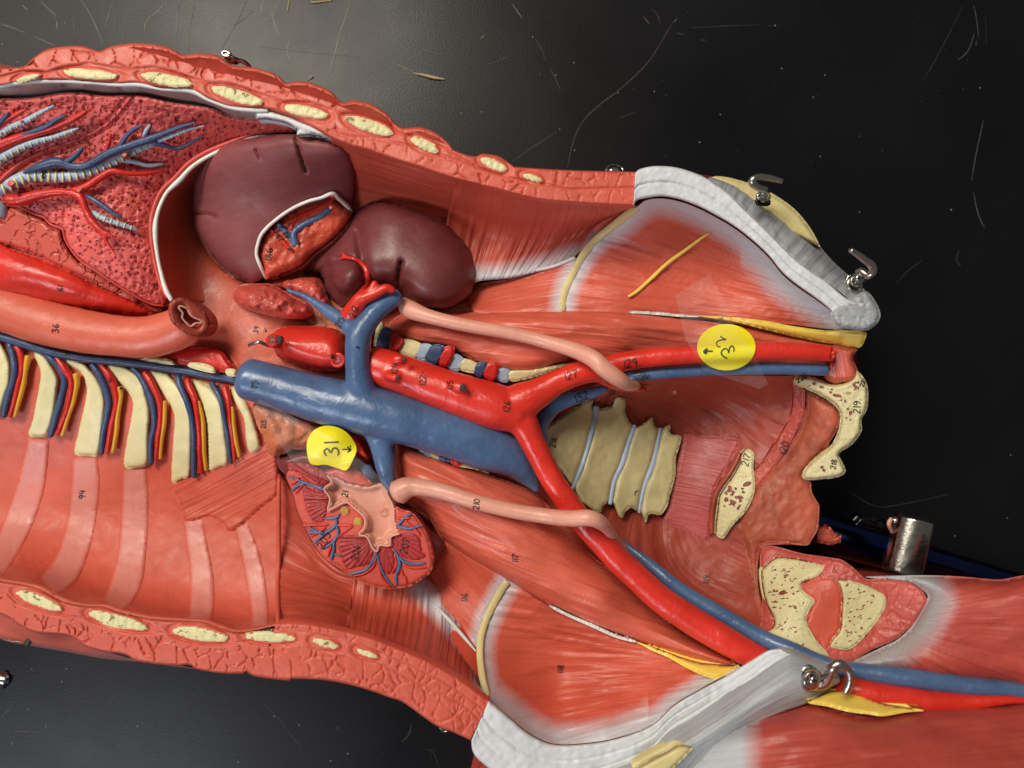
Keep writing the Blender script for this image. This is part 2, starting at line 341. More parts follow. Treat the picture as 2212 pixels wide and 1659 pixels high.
M = dict(
 wall=paint('coral_section', 'cd5742', .45, lumps=(180, .0005), var=.06),
 wallin=paint('coral_layer', 'ce4e39', .45, fibre=(.6, 14, .0004), var=.08),
 muscle=paint('coral_muscle', 'cd5841', .44, fibre=(.55, 7, .0009), var=.08, white='c6c8cf'),
 flank=paint('coral_flank', 'c44f3a', .45, fibre=(.6, 10, .0011), var=.10, white='c4c4ca'),
 psoas=paint('coral_psoas', 'd05d46', .38, fibre=(.35, 7, .0012), var=.08, streak=.25),
 pelv=paint('pelvic_coral', 'a13f2c', .48, fibre=(.6, 4.5, .0012), var=.10, lumps=(60, .0012)),
 smooth=paint('coral_smooth', 'ce5d44', .42, streak=.15, brush=(1.2, 14), lumps=(90, .0006)),
 dome=paint('diaphragm_brown', 'b6492c', .48, streak=.25, brush=(1.0, 12), lumps=(60, .0008), white='ce5d44'),
 tho=paint('thorax_coral', 'ce5a44', .52, streak=.10, lumps=(70, .0010), var=.07),
 band=paint('thin_white_over_coral', 'ce5b45', .42, streak=.10, brush=(3, 26), lumps=(120, .0005), var=.07, white='d78e84'),
 lung=paint('lung_red', 'db5852', .42, pits=(8.0, .0012, '9c2430'), lumps=(170, .0006), var=.10),
 lungs=paint('lung_red_smooth', 'cd4238', .40, lumps=(70, .0006)),
 medi=paint('hilum_coral', 'cc5547', .40, cracks=(2.6, .0010), var=.06),
 pleura=paint('pleura_mauve', 'b09593', .40, var=.12),
 plwhite=paint('pleura_white', 'd4d6d6', .40, fibre=(.6, 12, .0004), var=.06),
 white=paint('white_paint', 'e6e4dc', .42, var=.05, lumps=(200, .0004)),
 wband=paint('iliac_white', 'd2d5d8', .45, lumps=(110, .0004), var=.06),
 wgrey=paint('iliac_grey', 'a1a4a8', .45, fibre=(.8, 9, .0009), var=.08),
 red=paint('artery_red', 'd92c1b', .34, lumps=(75, .0013), var=.10, coat=.12),
 redd=paint('artery_red_deep', 'cc2218', .34, lumps=(160, .0006), var=.08),
 blue=paint('vein_blue', '4a6790', .34, lumps=(75, .0013), var=.14, coat=.12),
 bluedk=paint('vein_dark_blue', '34496f', .36, lumps=(180, .0005), var=.10),
 lblue=paint('cartilage_light_blue', '9fb4cd', .38, lumps=(180, .0005), var=.06),
 cream=paint('bone_cream', 'ddd3a0', .42, lumps=(90, .0006), var=.05),
 creamsp=paint('bone_cream_cut', 'ddd59f', .45, lumps=(330, .0005), var=.05, specks=(330, '8f8458', .60)),
 creamrd=paint('bone_cream_marrow', 'd9ce9c', .42, lumps=(240, .0012), var=.05, specks=(240, '93382f', .62)),
 sacrum=paint('sacrum_cream', 'c3b786', .42, lumps=(45, .0016), var=.06),
 sacral=paint('mesh_mauve', 'a83a38', .45, fibre=(1.2, 20, .0004), streak=.75, brush=(1.2, 22)),
 kid=paint('kidney_maroon', '6e3032', .40, lumps=(35, .0008), var=.12, spec=.45, streak=.10, brush=(1, 5)),
 spleen=paint('spleen_mauve', '7f3c3e', .48, lumps=(35, .0008), var=.12, spec=.4, streak=.14, brush=(1, 5)),
 cortex=paint('kidney_cortex', 'cf5344', .42, lumps=(100, .0008), var=.07),
 pyr=paint('pyramid_red', 'a92324', .42, fibre=(.7, 20, .0009), var=.12),
 pink=paint('ureter_pink', 'dd9a84', .38, streak=.35, brush=(.9, 16), lumps=(110, .0005), var=.07),
 gland=paint('gland_red', 'c95246', .34, lumps=(170, .0022), var=.14, coat=.2),
 hil=paint('fat_orange_red', 'c4472d', .42, lumps=(110, .0016), var=.12),
 fat=paint('fat_orange', 'c26c42', .42, lumps=(120, .0016), var=.20),
 orange=paint('bladder_orange', 'b0543a', .50, lumps=(85, .0014), var=.22),
 yellow=paint('nerve_yellow', 'f4d25a', .38, var=.07),
 ochre=paint('nerve_ochre', 'd99c24', .38, var=.08),
 eso=paint('oesophagus_coral', 'd1624a', .36, streak=.3, brush=(.8, 10), lumps=(70, .0006), var=.06),
 esod=paint('oesophagus_cut', 'a9432f', .45, lumps=(150, .0006)),
 crest=paint('crest_cream', 'd8c98c', .42, lumps=(110, .0006), var=.10),
 thigh=paint('thigh_coral', 'b5463a', .48, fibre=(.35, 7, .0005), var=.12, white='b4b6ba'),
 marrow=paint('marrow_brown', '93382f', .5, var=.2),
 groove=paint('hole_dark', '2e0a08', .6),
 skin=paint('outer_coral', 'd0604f', .26, lumps=(60, .0006), coat=.4),
 ink=paint('black_ink', '17130f', .5, var=.02),
 chrome=paint('chrome', 'b2aea6', .21, metal=1, var=.03),
 steel=paint('dark_steel', '30323a', .22, metal=1, var=.05),
 rodblue=paint('rod_blue_steel', '1c2a58', .16, metal=1, var=.05),
 sticker=paint('sticker_yellow', 'f2e60c', .45, var=.02, lumps=(60, .0003)),
 straw=paint('straw', 'b3a57c', .6, var=.15),
 dust=paint('dust_grey', '8a8985', .7, var=.10),
)
# ================================================================== bench top
def bench_mat():
    m = bpy.data.materials.new('black_epoxy'); m.use_nodes = True; N = m.node_tree.nodes; L = m.node_tree.links; P = N['Principled BSDF']; P.inputs['Specular IOR Level'].default_value = .23
    tc = N.new('ShaderNodeTexCoord'); n = N.new('ShaderNodeTexNoise'); n.inputs['Scale'].default_value = 9; n.inputs['Detail'].default_value = 6; L.new(tc.outputs['Object'], n.inputs['Vector'])
    r = N.new('ShaderNodeMapRange'); r.inputs[1].default_value = .3; r.inputs[2].default_value = .75; r.inputs[3].default_value = .30; r.inputs[4].default_value = .42; L.new(n.outputs['Fac'], r.inputs[0]); L.new(r.outputs[0], P.inputs['Roughness'])
    n3 = N.new('ShaderNodeTexNoise'); n3.inputs['Scale'].default_value = 2.6; n3.inputs['Detail'].default_value = 8; n3.inputs['Roughness'].default_value = .7; L.new(tc.outputs['Object'], n3.inputs['Vector']); ad = N.new('ShaderNodeMath'); ad.operation = 'MULTIPLY_ADD'; ad.inputs[1].default_value = .30; ad.inputs[2].default_value = -.15; L.new(n3.outputs['Fac'], ad.inputs[0]); a2 = N.new('ShaderNodeMath'); L.new(ad.outputs[0], a2.inputs[0]); L.new(r.outputs[0], a2.inputs[1]); L.new(a2.outputs[0], P.inputs['Roughness'])
    n2 = N.new('ShaderNodeTexNoise'); n2.inputs['Scale'].default_value = 900; n2.inputs['Detail'].default_value = 2; L.new(tc.outputs['Object'], n2.inputs['Vector'])
    b = N.new('ShaderNodeBump'); b.inputs['Distance'].default_value = .00006; L.new(n2.outputs['Fac'], b.inputs['Height']); L.new(b.outputs['Normal'], P.inputs['Normal'])
    mx = N.new('ShaderNodeMix'); mx.data_type = 'RGBA'; mx.inputs[6].default_value = (.0025, .0026, .0042, 1); mx.inputs[7].default_value = (.0075, .0074, .0085, 1); L.new(n.outputs['Fac'], mx.inputs[0]); L.new(mx.outputs[2], P.inputs['Base Color'])
    return m
MB_ = bench_mat()
bench = raw('bench_top', [(-.9, -.7, 0), (.9, -.7, 0), (.9, .7, 0), (-.9, .7, 0), (-.9, -.7, -.03), (.9, -.7, -.03), (.9, .7, -.03), (-.9, .7, -.03)],
            [(0, 1, 2, 3), (7, 6, 5, 4), (0, 4, 5, 1), (1, 5, 6, 2), (2, 6, 7, 3), (3, 7, 4, 0)], MB_, smooth=False); bench['kind'] = 'structure'
scr = bpy.data.materials.new('scratch'); scr.use_nodes = True; scr.node_tree.nodes['Principled BSDF'].inputs['Base Color'].default_value = (.15, .147, .138, 1); scr.node_tree.nodes['Principled BSDF'].inputs['Roughness'].default_value = .5
scr2 = bpy.data.materials.new('scratch_faint'); scr2.use_nodes = True; scr2.node_tree.nodes['Principled BSDF'].inputs['Base Color'].default_value = (.05, .05, .049, 1); scr2.node_tree.nodes['Principled BSDF'].inputs['Roughness'].default_value = .5
def ribbon(name, pts, hw, mat, parent, z=.0002, taper=True):
    R = cr(pts, 5); n = len(R); t = np.gradient(R[:, :2], axis=0); t /= np.linalg.norm(t, axis=1)[:, None] + 1e-9; nrm = np.stack([-t[:, 1], t[:, 0]], -1)
    k = np.sin(np.linspace(.12, math.pi - .12, n)) ** .4 if taper else np.ones(n); k = k * (0.7 + .6 * vnoise(R[:, 0] / 14, R[:, 1] / 14, 5))
    a = R[:, :2] + nrm * (hw * k)[:, None]; b = R[:, :2] - nrm * (hw * k)[:, None]
    V = np.vstack([WN(a[:, 0], a[:, 1], np.full(n, z)), WN(b[:, 0], b[:, 1], np.full(n, z))])
    F = [(i, i + 1, n + i + 1, n + i) for i in range(n - 1)]; q = np.cross(V[1] - V[0], V[n] - V[0])[2]
    if q < 0: F = [f[::-1] for f in F]
    return raw(name, V, F, mat, parent)
for p, hw, mm in [
    (T('A', (345, 0), (400, 60), (478, 130), (470, 165)), .5, scr), (T('A', (490, 180), (497, 255)), .8, scr), (T('A', (700, 0), (760, 90), (830, 230), (895, 390)), .6, scr),
    (T('A', (628, 0), (640, 180), (650, 375)), .5, scr2), (T('A', (0, 205), (110, 240), (220, 285)), .5, scr), (T('A', (290, 315), (380, 355), (490, 400)), .5, scr),
    (T('A', (1445, 0), (1370, 90), (1280, 165), (1248, 240), (1268, 298)), .7, scr), (T('A', (1655, 0), (1720, 110), (1800, 230)), .6, scr2), (T('A', (1890, 110), (1960, 180), (2025, 212), (2100, 160), (2185, 95)), .9, scr2),
    (T('A', (2130, 0), (2050, 180), (1915, 420)), .7, scr2), (T('A', (1540, 30), (1530, 180), (1520, 310)), 1.4, scr2), (T('A', (960, 50), (930, 150), (905, 245)), .5, scr), (T('A', (195, 45), (240, 90)), .8, scr),
    (T('A', (985, 0), (1000, 150), (1005, 300)), .4, scr2), (T('A', (1680, 50), (1640, 250), (1630, 460)), .5, scr2),
    (T('B', (130, 95), (160, 200), (180, 260), (203, 310)), .9, scr), (T('B', (297, 335), (270, 430), (290, 520)), .9, scr), (T('B', (65, 0), (40, 135)), .8, scr), (T('B', (205, 10), (160, 90), (160, 150)), .7, scr), (T('B', (160, 152), (75, 185)), .7, scr),
    (T('B', (815, 10), (770, 160), (720, 300), (690, 430), (640, 600), (593, 735)), .9, scr), (T('B', (0, 395), (200, 420), (500, 455), (900, 490)), .5, scr2), (T('B', (1140, 530), (1260, 575), (1365, 625)), .6, scr),
    (T('B', (870, 490), (890, 700), (900, 860)), .8, scr2), (T('B', (1400, 400), (1500, 450), (1610, 475)), .7, scr2), (T('B', (1940, 335), (1978, 298)), .8, scr), (T('B', (2000, 555), (2212, 480)), .5, scr2),
    (T('C', (1430, 155), (1395, 190), (1350, 260), (1230, 460), (1120, 600), (910, 790), (750, 910), (620, 1040), (560, 1140), (510, 1290), (480, 1450)), .8, scr2),
    (T('C', (1430, 155), (1405, 185)), 1.0, scr), (T('C', (1133, 140), (1188, 205)), .5, scr), (T('C', (0, 30), (40, 90), (90, 160)), .6, scr), (T('C', (205, 340), (260, 440), (290, 530)), .5, scr2), (T('C', (330, 600), (380, 690), (420, 785)), .5, scr2),
    (T('C', (1200, 70), (1260, 130), (1275, 215)), .5, scr2), (T('C', (0, 1400), (180, 1270), (400, 1130)), .6, scr2), (T('C', (925, 1025), (1080, 960)), .4, scr2), (T('C', (1540, 240), (1850, 225), (2150, 215)), .4, scr2), (T('C', (1420, 285), (1490, 300)), .7, scr2), (T('C', (1620, 340), (1675, 350)), .6, scr2),
    (T('D', (1780, 285), (1765, 350), (1720, 450), (1640, 520)), .5, scr), (T('D', (1780, 50), (1800, 150), (1820, 330)), .4, scr), (T('D', (1800, 350), (1797, 400)), .4, scr), (T('D', (1880, 130), (1885, 400)), .3, scr2), (T('D', (1865, 1030), (1830, 1180), (1790, 1370), (1760, 1560)), .5, scr), (T('D', (1690, 40), (1560, 300), (1400, 600), (1330, 710)), .4, scr2),
    (T('H', (1778, 0), (1800, 130), (1840, 250), (1875, 310)), .5, scr), (T('H', (1330, 590), (1200, 690), (1115, 790)), .5, scr2), (T('H', (1650, 500), (1630, 590), (1665, 645)), .7, scr2), (T('L', (650, 890), (900, 1045), (1100, 1050), (1580, 950)), .6, scr2),
    (T('M', (0, 1240), (60, 1170), (110, 1120)), .5, scr2), (T('M', (925, 1130), (1000, 1000)), .4, scr2), (T('M', (108, 1420), (107, 1470)), .8, scr), (T('M', (75, 1320), (110, 1480)), .4, scr2), (T('M', (60, 1340), (400, 1340)), .6, scr2),
    (T('N', (60, 1090), (220, 1260), (400, 1500)), .4, scr2), (T('N', (1350, 1260), (1320, 1370), (1260, 1430)), .6, scr2), (T('N', (690, 1300), (720, 1335)), .7, scr2), (T('N', (1455, 1495), (1530, 1520), (1580, 1659)), .4, scr2)]:
    ribbon('scratch', p, hw, mm, bench)
# small dust specks on the bench
rs = random.Random(3); V = []; F = []
spk = [(915, 803, 'C'), (1230, 790, 'C'), (540, 1300, 'C'), (412, 1115, 'C'), (535, 543, 'C'), (378, 650, 'C'), (180, 320, 'C'), (60, 222, 'D'), (120, 592, 'D'), (490, 650, 'D'), (390, 840, 'D'), (1830, 760, 'D'), (450, 1352, 'D'), (790, 175, 'H'), (1583, 155, 'H'), (1133, 75, 'B'), (1180, 70, 'B'), (475, 380, 'B'), (1065, 580, 'B'), (190, 592, 'B'), (375, 1288, 'N'), (795, 1535, 'N'), (647, 1595, 'N'), (158, 1212, 'N'), (277, 803, 'M'), (535, 913, 'M'), (575, 800, 'M'), (1190, 1298, 'M'), (2060, 1605, 'M'), (248, 1150, 'M'), (400, 1297, 'M'), (2095, 612, 'L'), (2065, 1158, 'L'), (1612, 1313, 'L'), (1800, 990, 'C'), (1622, 1230, 'C'), (1630, 195, 'B'), (1945, 970, 'B'), (1775, 975, 'B'), (680, 280, 'A'), (560, 200, 'A'), (20, 385, 'A'), (155, 535, 'A'), (105, 1515, 'A')]
pts = [(TO[t][0] + x / 4, TO[t][1] + y / 4, 1.6) for x, y, t in spk] + [(rs.uniform(0, 2212), rs.choice([rs.uniform(0, 380), rs.uniform(1500, 1659)]), rs.uniform(.4, .8)) for _ in range(120)]
for x, y, r in pts:
    n0 = len(V); c = W(x, y, 0.0); q = r * KP * HC
    V += [(c[0] + q * math.cos(a) * rs.uniform(.5, 1.3), c[1] + q * math.sin(a) * rs.uniform(.5, 1.3), .0002) for a in [i * 1.047 for i in range(6)]] + [(c[0], c[1], .0005)]
    F += [(n0 + i, n0 + (i + 1) % 6, n0 + 6) for i in range(6)]
dst = raw('dust_specks', V, F, M['dust']); dst['kind'] = 'stuff'; dst['label'] = 'pale dust specks scattered over the black bench top'; dst['category'] = 'dust'

# ================================================================== the torso model
torso = thing('anatomical_torso_model', 'coral painted opened anatomical torso teaching model lying on its back on the black bench', 'anatomical model', loc=(0, 0, 0))
# outlines shared by several parts
WO = T('A', (-160, 600), (0, 590), (200, 575), (290, 500), (400, 430), (560, 400), (720, 400), (860, 440), (960, 400), (1160, 372), (1400, 395), (1520, 440), (1580, 475), (1720, 460), (1880, 480), (2000, 560), (2120, 575), (2212, 585)) + \
     T('B', (120, 620), (200, 660), (260, 715), (380, 700), (520, 730), (650, 790), (740, 880), (860, 867), (1000, 900), (1130, 980), (1200, 1060), (1270, 1105), (1420, 1100), (1560, 1150), (1660, 1230), (1720, 1300), (1880, 1350), (1960, 1325), (2100, 1350)) + \
     T('C', (0, 1425), (60, 1445), (500, 1470), (1072, 1485))
WI = T('A', (-160, 760), (0, 735), (200, 700), (500, 690), (800, 705), (1000, 720), (1200, 720), (1400, 760), (1650, 775), (1800, 850), (2000, 920), (2200, 940)) + \
     T('B', (100, 940), (250, 985), (400, 1050), (560, 1140), (700, 1215), (830, 1262), (1000, 1310), (1200, 1380), (1400, 1440), (1600, 1510), (1900, 1590)) + T('G', (0, 10), (260, 70), (600, 100), (1050, 125))
LI = T('M', (-160, 0), (0, 45), (180, 75), (330, 110), (480, 190), (600, 240), (760, 265), (900, 270), (1050, 320), (1300, 370), (1560, 390), (1750, 400), (1900, 450), (2040, 490), (2212, 470)) + \
     T('N', (160, 465), (185, 400), (400, 400), (580, 430), (760, 465), (1000, 530), (1200, 610), (1400, 690), (1600, 790), (1800, 910), (2020, 1080))
LO = T('M', (-160, 290), (40, 340), (180, 430), (320, 490), (600, 515), (730, 600), (870, 650), (1080, 680), (1200, 740), (1500, 775), (1640, 770), (1700, 805), (1900, 840), (2090, 845), (2130, 828), (2212, 870)) + \
     T('N', (270, 905), (330, 890), (620, 905), (900, 965), (1150, 1050), (1280, 1100), (1550, 1290), (1700, 1350), (1850, 1420))
RIBS_U = [(62, 168, 29, 8.5, -12, 0), (196, 160, 62, 12.5, 5, 1), (359, 172, 57, 14.5, 11, 1), (512, 207, 60, 15.5, 16, 1), (662, 241, 51, 14, 12, 1), (797, 271, 56, 15, 18, 1), (917, 313, 35, 11.5, 24, 1), (1066, 355, 33, 12.5, 23, 0), (1151, 384, 25, 8.5, 16, 0)]
RIBS_L = [(85, 1298, 56, 14, 21, 1), (255, 1341, 68, 15, 14, 1), (432, 1370, 62, 15.5, 9, 1), (583, 1376, 57, 13, 3, 1), (704, 1390, 32, 10.5, 14, 1), (793, 1412, 27, 8.5, 19, 0)]
RIM = .115
SIL = [(-60, 130), (-40, 148)] + [(p[0], p[1] + 8) for p in WO[1:]] + [(1375, 380), (1413, 367), (1456, 369), (1560, 384), (1650, 400), (1720, 465), (1770, 540), (1830, 605), (1880, 645), (1893, 685), (1865, 720), (1850, 760), (1855, 810), (1868, 850), (1862, 890), (1850, 930), (1820, 965), (1812, 1000), (1750, 1033), (1752, 1065), (1762, 1100), (1758, 1145), (1738, 1170), (1690, 1168), (1650, 1180), (1650, 1200), (1720, 1204), (1790, 1212), (1850, 1250), (1950, 1252), (2050, 1254), (2212, 1268), (2300, 1275), (2300, 1750), (1010, 1750), (1040, 1640), (1022, 1600)] + [(p[0], p[1] - 8) for p in LO[::-1]] + [(-60, 1310)]
SH = np.array(SIL)[:, :2]
def shell():
    step = 16; B = []
    for i in range(len(SH)): B += list(cr([SH[i], SH[(i + 1) % len(SH)]], step)[:-1])
    B = np.array(B); nb = len(B); lo, hi = B.min(0), B.max(0); gx, gy = np.meshgrid(np.arange(lo[0], hi[0], step), np.arange(lo[1], hi[1], step)); gx, gy = gx.ravel(), gy.ravel()
    k = inside(gx, gy, B); gx, gy = gx[k], gy[k]; d = dseg(gx, gy, B, True); k = d > 9; X = np.concatenate([B[:, 0], gx[k]]); Y = np.concatenate([B[:, 1], gy[k]])
    vo, _, fo, *_ = delaunay_2d_cdt([Vector((a, b)) for a, b in zip(X, Y)], [(i, (i + 1) % nb) for i in range(nb)], [], 1, 1e-5)
    X = np.array([v[0] for v in vo]); Y = np.array([v[1] for v in vo]); F = np.array([f for f in fo]); F = F[inside(X[F].mean(1), Y[F].mean(1), B)]
    Z = ZB(X, Y) - .009; V = WN(X, Y, Z); a = F; c2 = (X[a[:, 1]] - X[a[:, 0]]) * (Y[a[:, 2]] - Y[a[:, 0]]) - (Y[a[:, 1]] - Y[a[:, 0]]) * (X[a[:, 2]] - X[a[:, 0]]); F[c2 > 0] = F[c2 > 0][:, ::-1]
    faces = [tuple(f) for f in F]; cen = np.array([1000, 850.]); rings = [np.arange(nb)]
    for z, pull in ((.055, 10), (.02, 34), (.001, 60)):
        Q = B + (cen - B) / np.linalg.norm(cen - B, axis=1)[:, None] * pull; n0 = len(V); zz = np.minimum(z, V[:nb, 2] - .004 * (3 - len(rings))); V = np.vstack([V, WN(Q[:, 0], Q[:, 1], zz)]); rings.append(np.arange(n0, n0 + nb))
    ar = (B[:, 0] * np.roll(B[:, 1], -1) - np.roll(B[:, 0], -1) * B[:, 1]).sum()
    for r0, r1 in zip(rings, rings[1:]):
        for i in range(nb):
            j = (i + 1) % nb; f = (r0[i], r0[j], r1[j], r1[i]); faces.append(tuple(f) if ar < 0 else tuple(f[::-1]))
    return raw('back_shell', V, faces, M['wallin'], torso)
shell()

# cell-like moulding of the cut muscle (worked out once, in geometry)
def cells(seed, sx, sy, n, box, near=None):
    r = np.random.default_rng(seed); n = int(n * 1.25); S = np.stack([r.uniform(box[0], box[2], n), r.uniform(box[1], box[3], n)], -1)
    if near is not None: S = S[np.minimum(dseg(S[:, 0], S[:, 1], near[0]), dseg(S[:, 0], S[:, 1], near[1])) < 62]
    def f(x, y):
        sh = x.shape; x = x.ravel(); y = y.ravel(); xw = (x + 14 * (fbm(x / 24, y / 24, 1) - .5)) / sx; yw = (y + 14 * (fbm(x / 24, y / 24, 9) - .5)) / sy; out = np.empty(len(x))
        for s in range(0, len(x), 8000):
            q = np.stack([xw[s:s + 8000], yw[s:s + 8000]], -1); d = np.sort(np.partition(np.hypot(q[:, None, 0] - S[None, :, 0] / sx, q[:, None, 1] - S[None, :, 1] / sy), 1, axis=1)[:, :2], axis=1); out[s:s + 8000] = d[:, 1] - d[:, 0]
        e = out; m = sm((fbm(x / 30, y / 30, 4) - .30) / .12)
        return (-(1 - sm(e / 2.8)) * m).reshape(sh)
    return f
def wall(name, A, B, cellf, ribs, layers, nu, nv, z=RIM, inner=None, mod=None):
    def det(X, Y, U, V):
        dr = np.full(X.shape, 1e9)
        for (cx, cy, a, b, an, _) in ribs:
            c, s = math.cos(math.radians(an)), math.sin(math.radians(an)); x = (X - cx) * c + (Y - cy) * s; y = -(X - cx) * s + (Y - cy) * c
            q = np.hypot(x / (a + 5), y / (b + 5)); dr = np.minimum(dr, (q - 1) * (b + 5))
        groove = -.0010 * np.exp(-(dr / 2.4) ** 2); h = groove
        lay = np.full(X.shape, 1e9)
        for l in layers: lay = np.minimum(lay, dseg(X, Y, l))
        h = h - .0012 * np.exp(-(lay / 2.0) ** 2)
        away = sm((dr - 5) / 6) * sm((lay - 3) / 4) * sm((V - .03) / .06) * sm((.97 - V) / .06)
        h = h + .0012 * cellf(X, Y) * away
        edge = np.minimum(V, 1 - V); h = h - .0022 * (1 - sm(edge / .07)) ** 2
        return h + .0008 * (fbm(X / 60, Y / 60, 2) - .5)
    return loft(name, [(A, z), (B, z)], M['wall'], torso, nu, nv, detail=det, skirt=.004)
# wavy boundary between the outer muscle and the rib layer, and the inner-layer line
UL = T('A', (-100, 640), (0, 660), (200, 610), (400, 625), (520, 590), (760, 545), (1080, 600), (1330, 580), (1550, 640), (1800, 720), (2000, 735), (2212, 800)) + T('B', (250, 885), (450, 880), (650, 950), (750, 985), (950, 985), (1150, 1060), (1220, 1150), (1400, 1180), (1620, 1280)) + T('B', (1900, 1440), (2212, 1540)) + T('C', (280, 1590), (500, 1635), (1070, 1620))
UL2 = T('B', (620, 1130), (800, 1180), (1000, 1195), (1300, 1250), (1600, 1340), (1900, 1430))
cf1 = cells(11, 1.0, 1.35, 330, (-40, 80, 1390, 480), (WO, WI)); cf2 = cells(12, 1.0, 1.3, 420, (-40, 1230, 1070, 1620), (LI, LO))
wall('chest_wall_section', WO, WI, cf1, RIBS_U, [UL, UL2], 620, 34)
LL = T('M', (-100, 150), (60, 150), (140, 230), (400, 320), (700, 360), (1150, 490), (1400, 490), (1700, 590), (1950, 590), (2150, 560)) + T('N', (100, 600), (400, 580), (550, 650), (760, 660), (1060, 745), (1300, 880), (1550, 990), (1800, 1120), (1930, 1240))
LL2 = T('N', (200, 450), (500, 500), (700, 540), (850, 590), (1080, 670), (1300, 760), (1600, 900), (1800, 1030), (1980, 1160))
wall('chest_wall_section', LI, LO, cf2, RIBS_L, [LL, LL2], 560, 38)
for j, (cx, cy, a, b, an, sp) in enumerate(RIBS_U + RIBS_L):
    relief('rib_section', ellipse(cx, cy, a, b, an, 18, .05, j), M['creamsp'] if sp else M['cream'], torso, step=4.5, z=RIM - .0012, H=.0020, R=4, abs_z=True, skirt=.003, detail=lambda X, Y, D: -.0005 * sm((fbm(X / 5, Y / 5, 3) - .56) / .06) * sm((D - 3) / 4))
loft('outer_wall', [(WO, .1128), ([(p[0], p[1] + 3) for p in WO], .095), ([(p[0], p[1] + 12) for p in WO], .06)], M['wall'], torso, 200, 6, skirt=0)
loft('outer_wall', [(LO, .1128), ([(p[0], p[1] - 3) for p in LO], .095), ([(p[0], p[1] - 12) for p in LO], .06)], M['wall'], torso, 200, 6, skirt=0)
# fibres between the ribs are left to the wall material; outer skin seen below the lower rim
FL = T('M', (-160, 420), (0, 545), (250, 600), (600, 660), (900, 715), (1240, 745), (1500, 780), (1720, 805))
loft('outer_wall', [([(p[0], p[1]) for p in T('M', (-160, 260), (40, 330), (320, 480), (600, 505), (900, 645), (1200, 730), (1500, 765), (1720, 800))], .108), ([(p[0], p[1]) for p in T('M', (-160, 370), (30, 450), (300, 545), (600, 590), (900, 680), (1200, 738), (1500, 772), (1720, 803))], .100), ([(p[0], p[1] - 5) for p in FL], .094), (FL, .078), ([(p[0], p[1] - 1) for p in FL], .06)], M['skin'], torso, 90, 16, skirt=.0)
UF = [(-40, 122), (0, 137), (30, 146), (55, 152)]
loft('outer_wall', [([(-40, 150), (20, 154), (58, 156)], .108), (UF[:2] + [(58, 150)], .08), ([(-40, 130), (0, 142), (55, 152)], .03)], M['skin'], torso, 24, 8, skirt=0)

# pleura band
PL1 = WI[:12] + T('B', (100, 945))
PL2 = T('A', (-160, 855), (0, 850), (250, 850), (600, 800), (900, 830), (1200, 830), (1500, 890), (1800, 930), (2000, 1010), (2212, 1028)) + T('B', (100, 1030))
loft('pleura_strip', [(PL1, .1135), (PL2, .097)], M['pleura'], torso, 130, 8, skirt=.012)
tube('pleura_edge', [(x, y + 3, 4.2 + 1.2 * math.sin(x * .05)) for x, y in [(p[0], p[1]) for p in PL1]], M['plwhite'], torso, z=.1125, seg=8)
tube('pleura_edge', [(x, y, 2.6) for x, y in [(p[0], p[1]) for p in PL2]], M['plwhite'], torso, z=.0975, seg=8)
relief('pleura_flap', T('B', (0, 935), (110, 945), (300, 1005), (480, 1072), (700, 1095), (870, 1115), (985, 1170), (990, 1195), (940, 1215), (800, 1225), (640, 1205), (500, 1172), (360, 1168), (352, 1120), (250, 1062), (100, 1032), (0, 1025)), M['plwhite'], torso, step=4, z=.106, H=.006, R=7, abs_z=True, ang=14,
       detail=lambda X, Y, D: -.0022 * np.exp(-(dseg(X, Y, T('B', (350, 1110), (480, 1150), (560, 1175), (700, 1170), (950, 1185))) / 2.5) ** 2))

# lung
LUNG = T('A', (-160, 850), (0, 848), (250, 848), (600, 800), (900, 828), (1200, 828), (1500, 888), (1800, 930), (2000, 1008), (2212, 1028)) + T('B', (100, 1030), (250, 1070), (350, 1120), (350, 1165), (200, 1168), (0, 1178)) + \
       T('A', (2000, 1255), (1800, 1335), (1650, 1430), (1530, 1550)) + T('E', (1425, 0), (1355, 150), (1325, 300), (1335, 480), (1365, 650), (1415, 830), (1440, 930), (1415, 985), (1300, 965), (1150, 885), (1000, 795), (850, 695), (700, 595), (600, 485), (560, 400), (540, 320), (440, 280), (380, 220), (280, 180), (180, 130), (60, 110), (-160, 100))
FISS = T('A', (1130, 840), (1050, 940), (950, 1060), (800, 1150), (600, 1235), (400, 1300), (200, 1390), (60, 1500), (-60, 1620))
def lungdet(X, Y, D):
    d = dseg(X, Y, FISS); return -.0022 * np.exp(-((d - 6) / 3) ** 2) + .0012 * np.exp(-(d / 4) ** 2) + .0010 * (fbm(X / 22, Y / 22, 5) - .5) * sm(D / 10) - .0013 * sm((fbm(X / 4.0, Y / 4.0, 8) - .60) / .06) * sm((D - 4) / 6)
relief('lung_section', LUNG, M['lung'], torso, step=4.2, z=0, H=.0045, R=7, skirt=.010, detail=lungdet)
loft('lung_fissure', [([(p[0] - 3, p[1] - 4) for p in FISS], .0915), ([(p[0], p[1]) for p in FISS], .0925), ([(p[0] + 3, p[1] + 4) for p in FISS], .0915)], M['lungs'], torso, 60, 5, skirt=.003)
HILUM = T('E', (-160, 240), (0, 240), (60, 130), (180, 140), (300, 190), (390, 240), (450, 295), (530, 330), (550, 400), (600, 500), (700, 610), (850, 710), (1000, 810), (1150, 900), (1300, 985), (1400, 1012), (1350, 1032), (1200, 970), (900, 830), (500, 650), (300, 550), (130, 490), (-160, 400))
relief('lung_root', HILUM, M['medi'], torso, step=6, z=-.002, H=.007, R=14, skirt=.01)
LR = T('E', (60, 110), (180, 132), (280, 182), (380, 222), (440, 282), (540, 322), (560, 402), (610, 492), (700, 597), (850, 697), (1000, 797), (1150, 887), (1300, 967), (1410, 985))
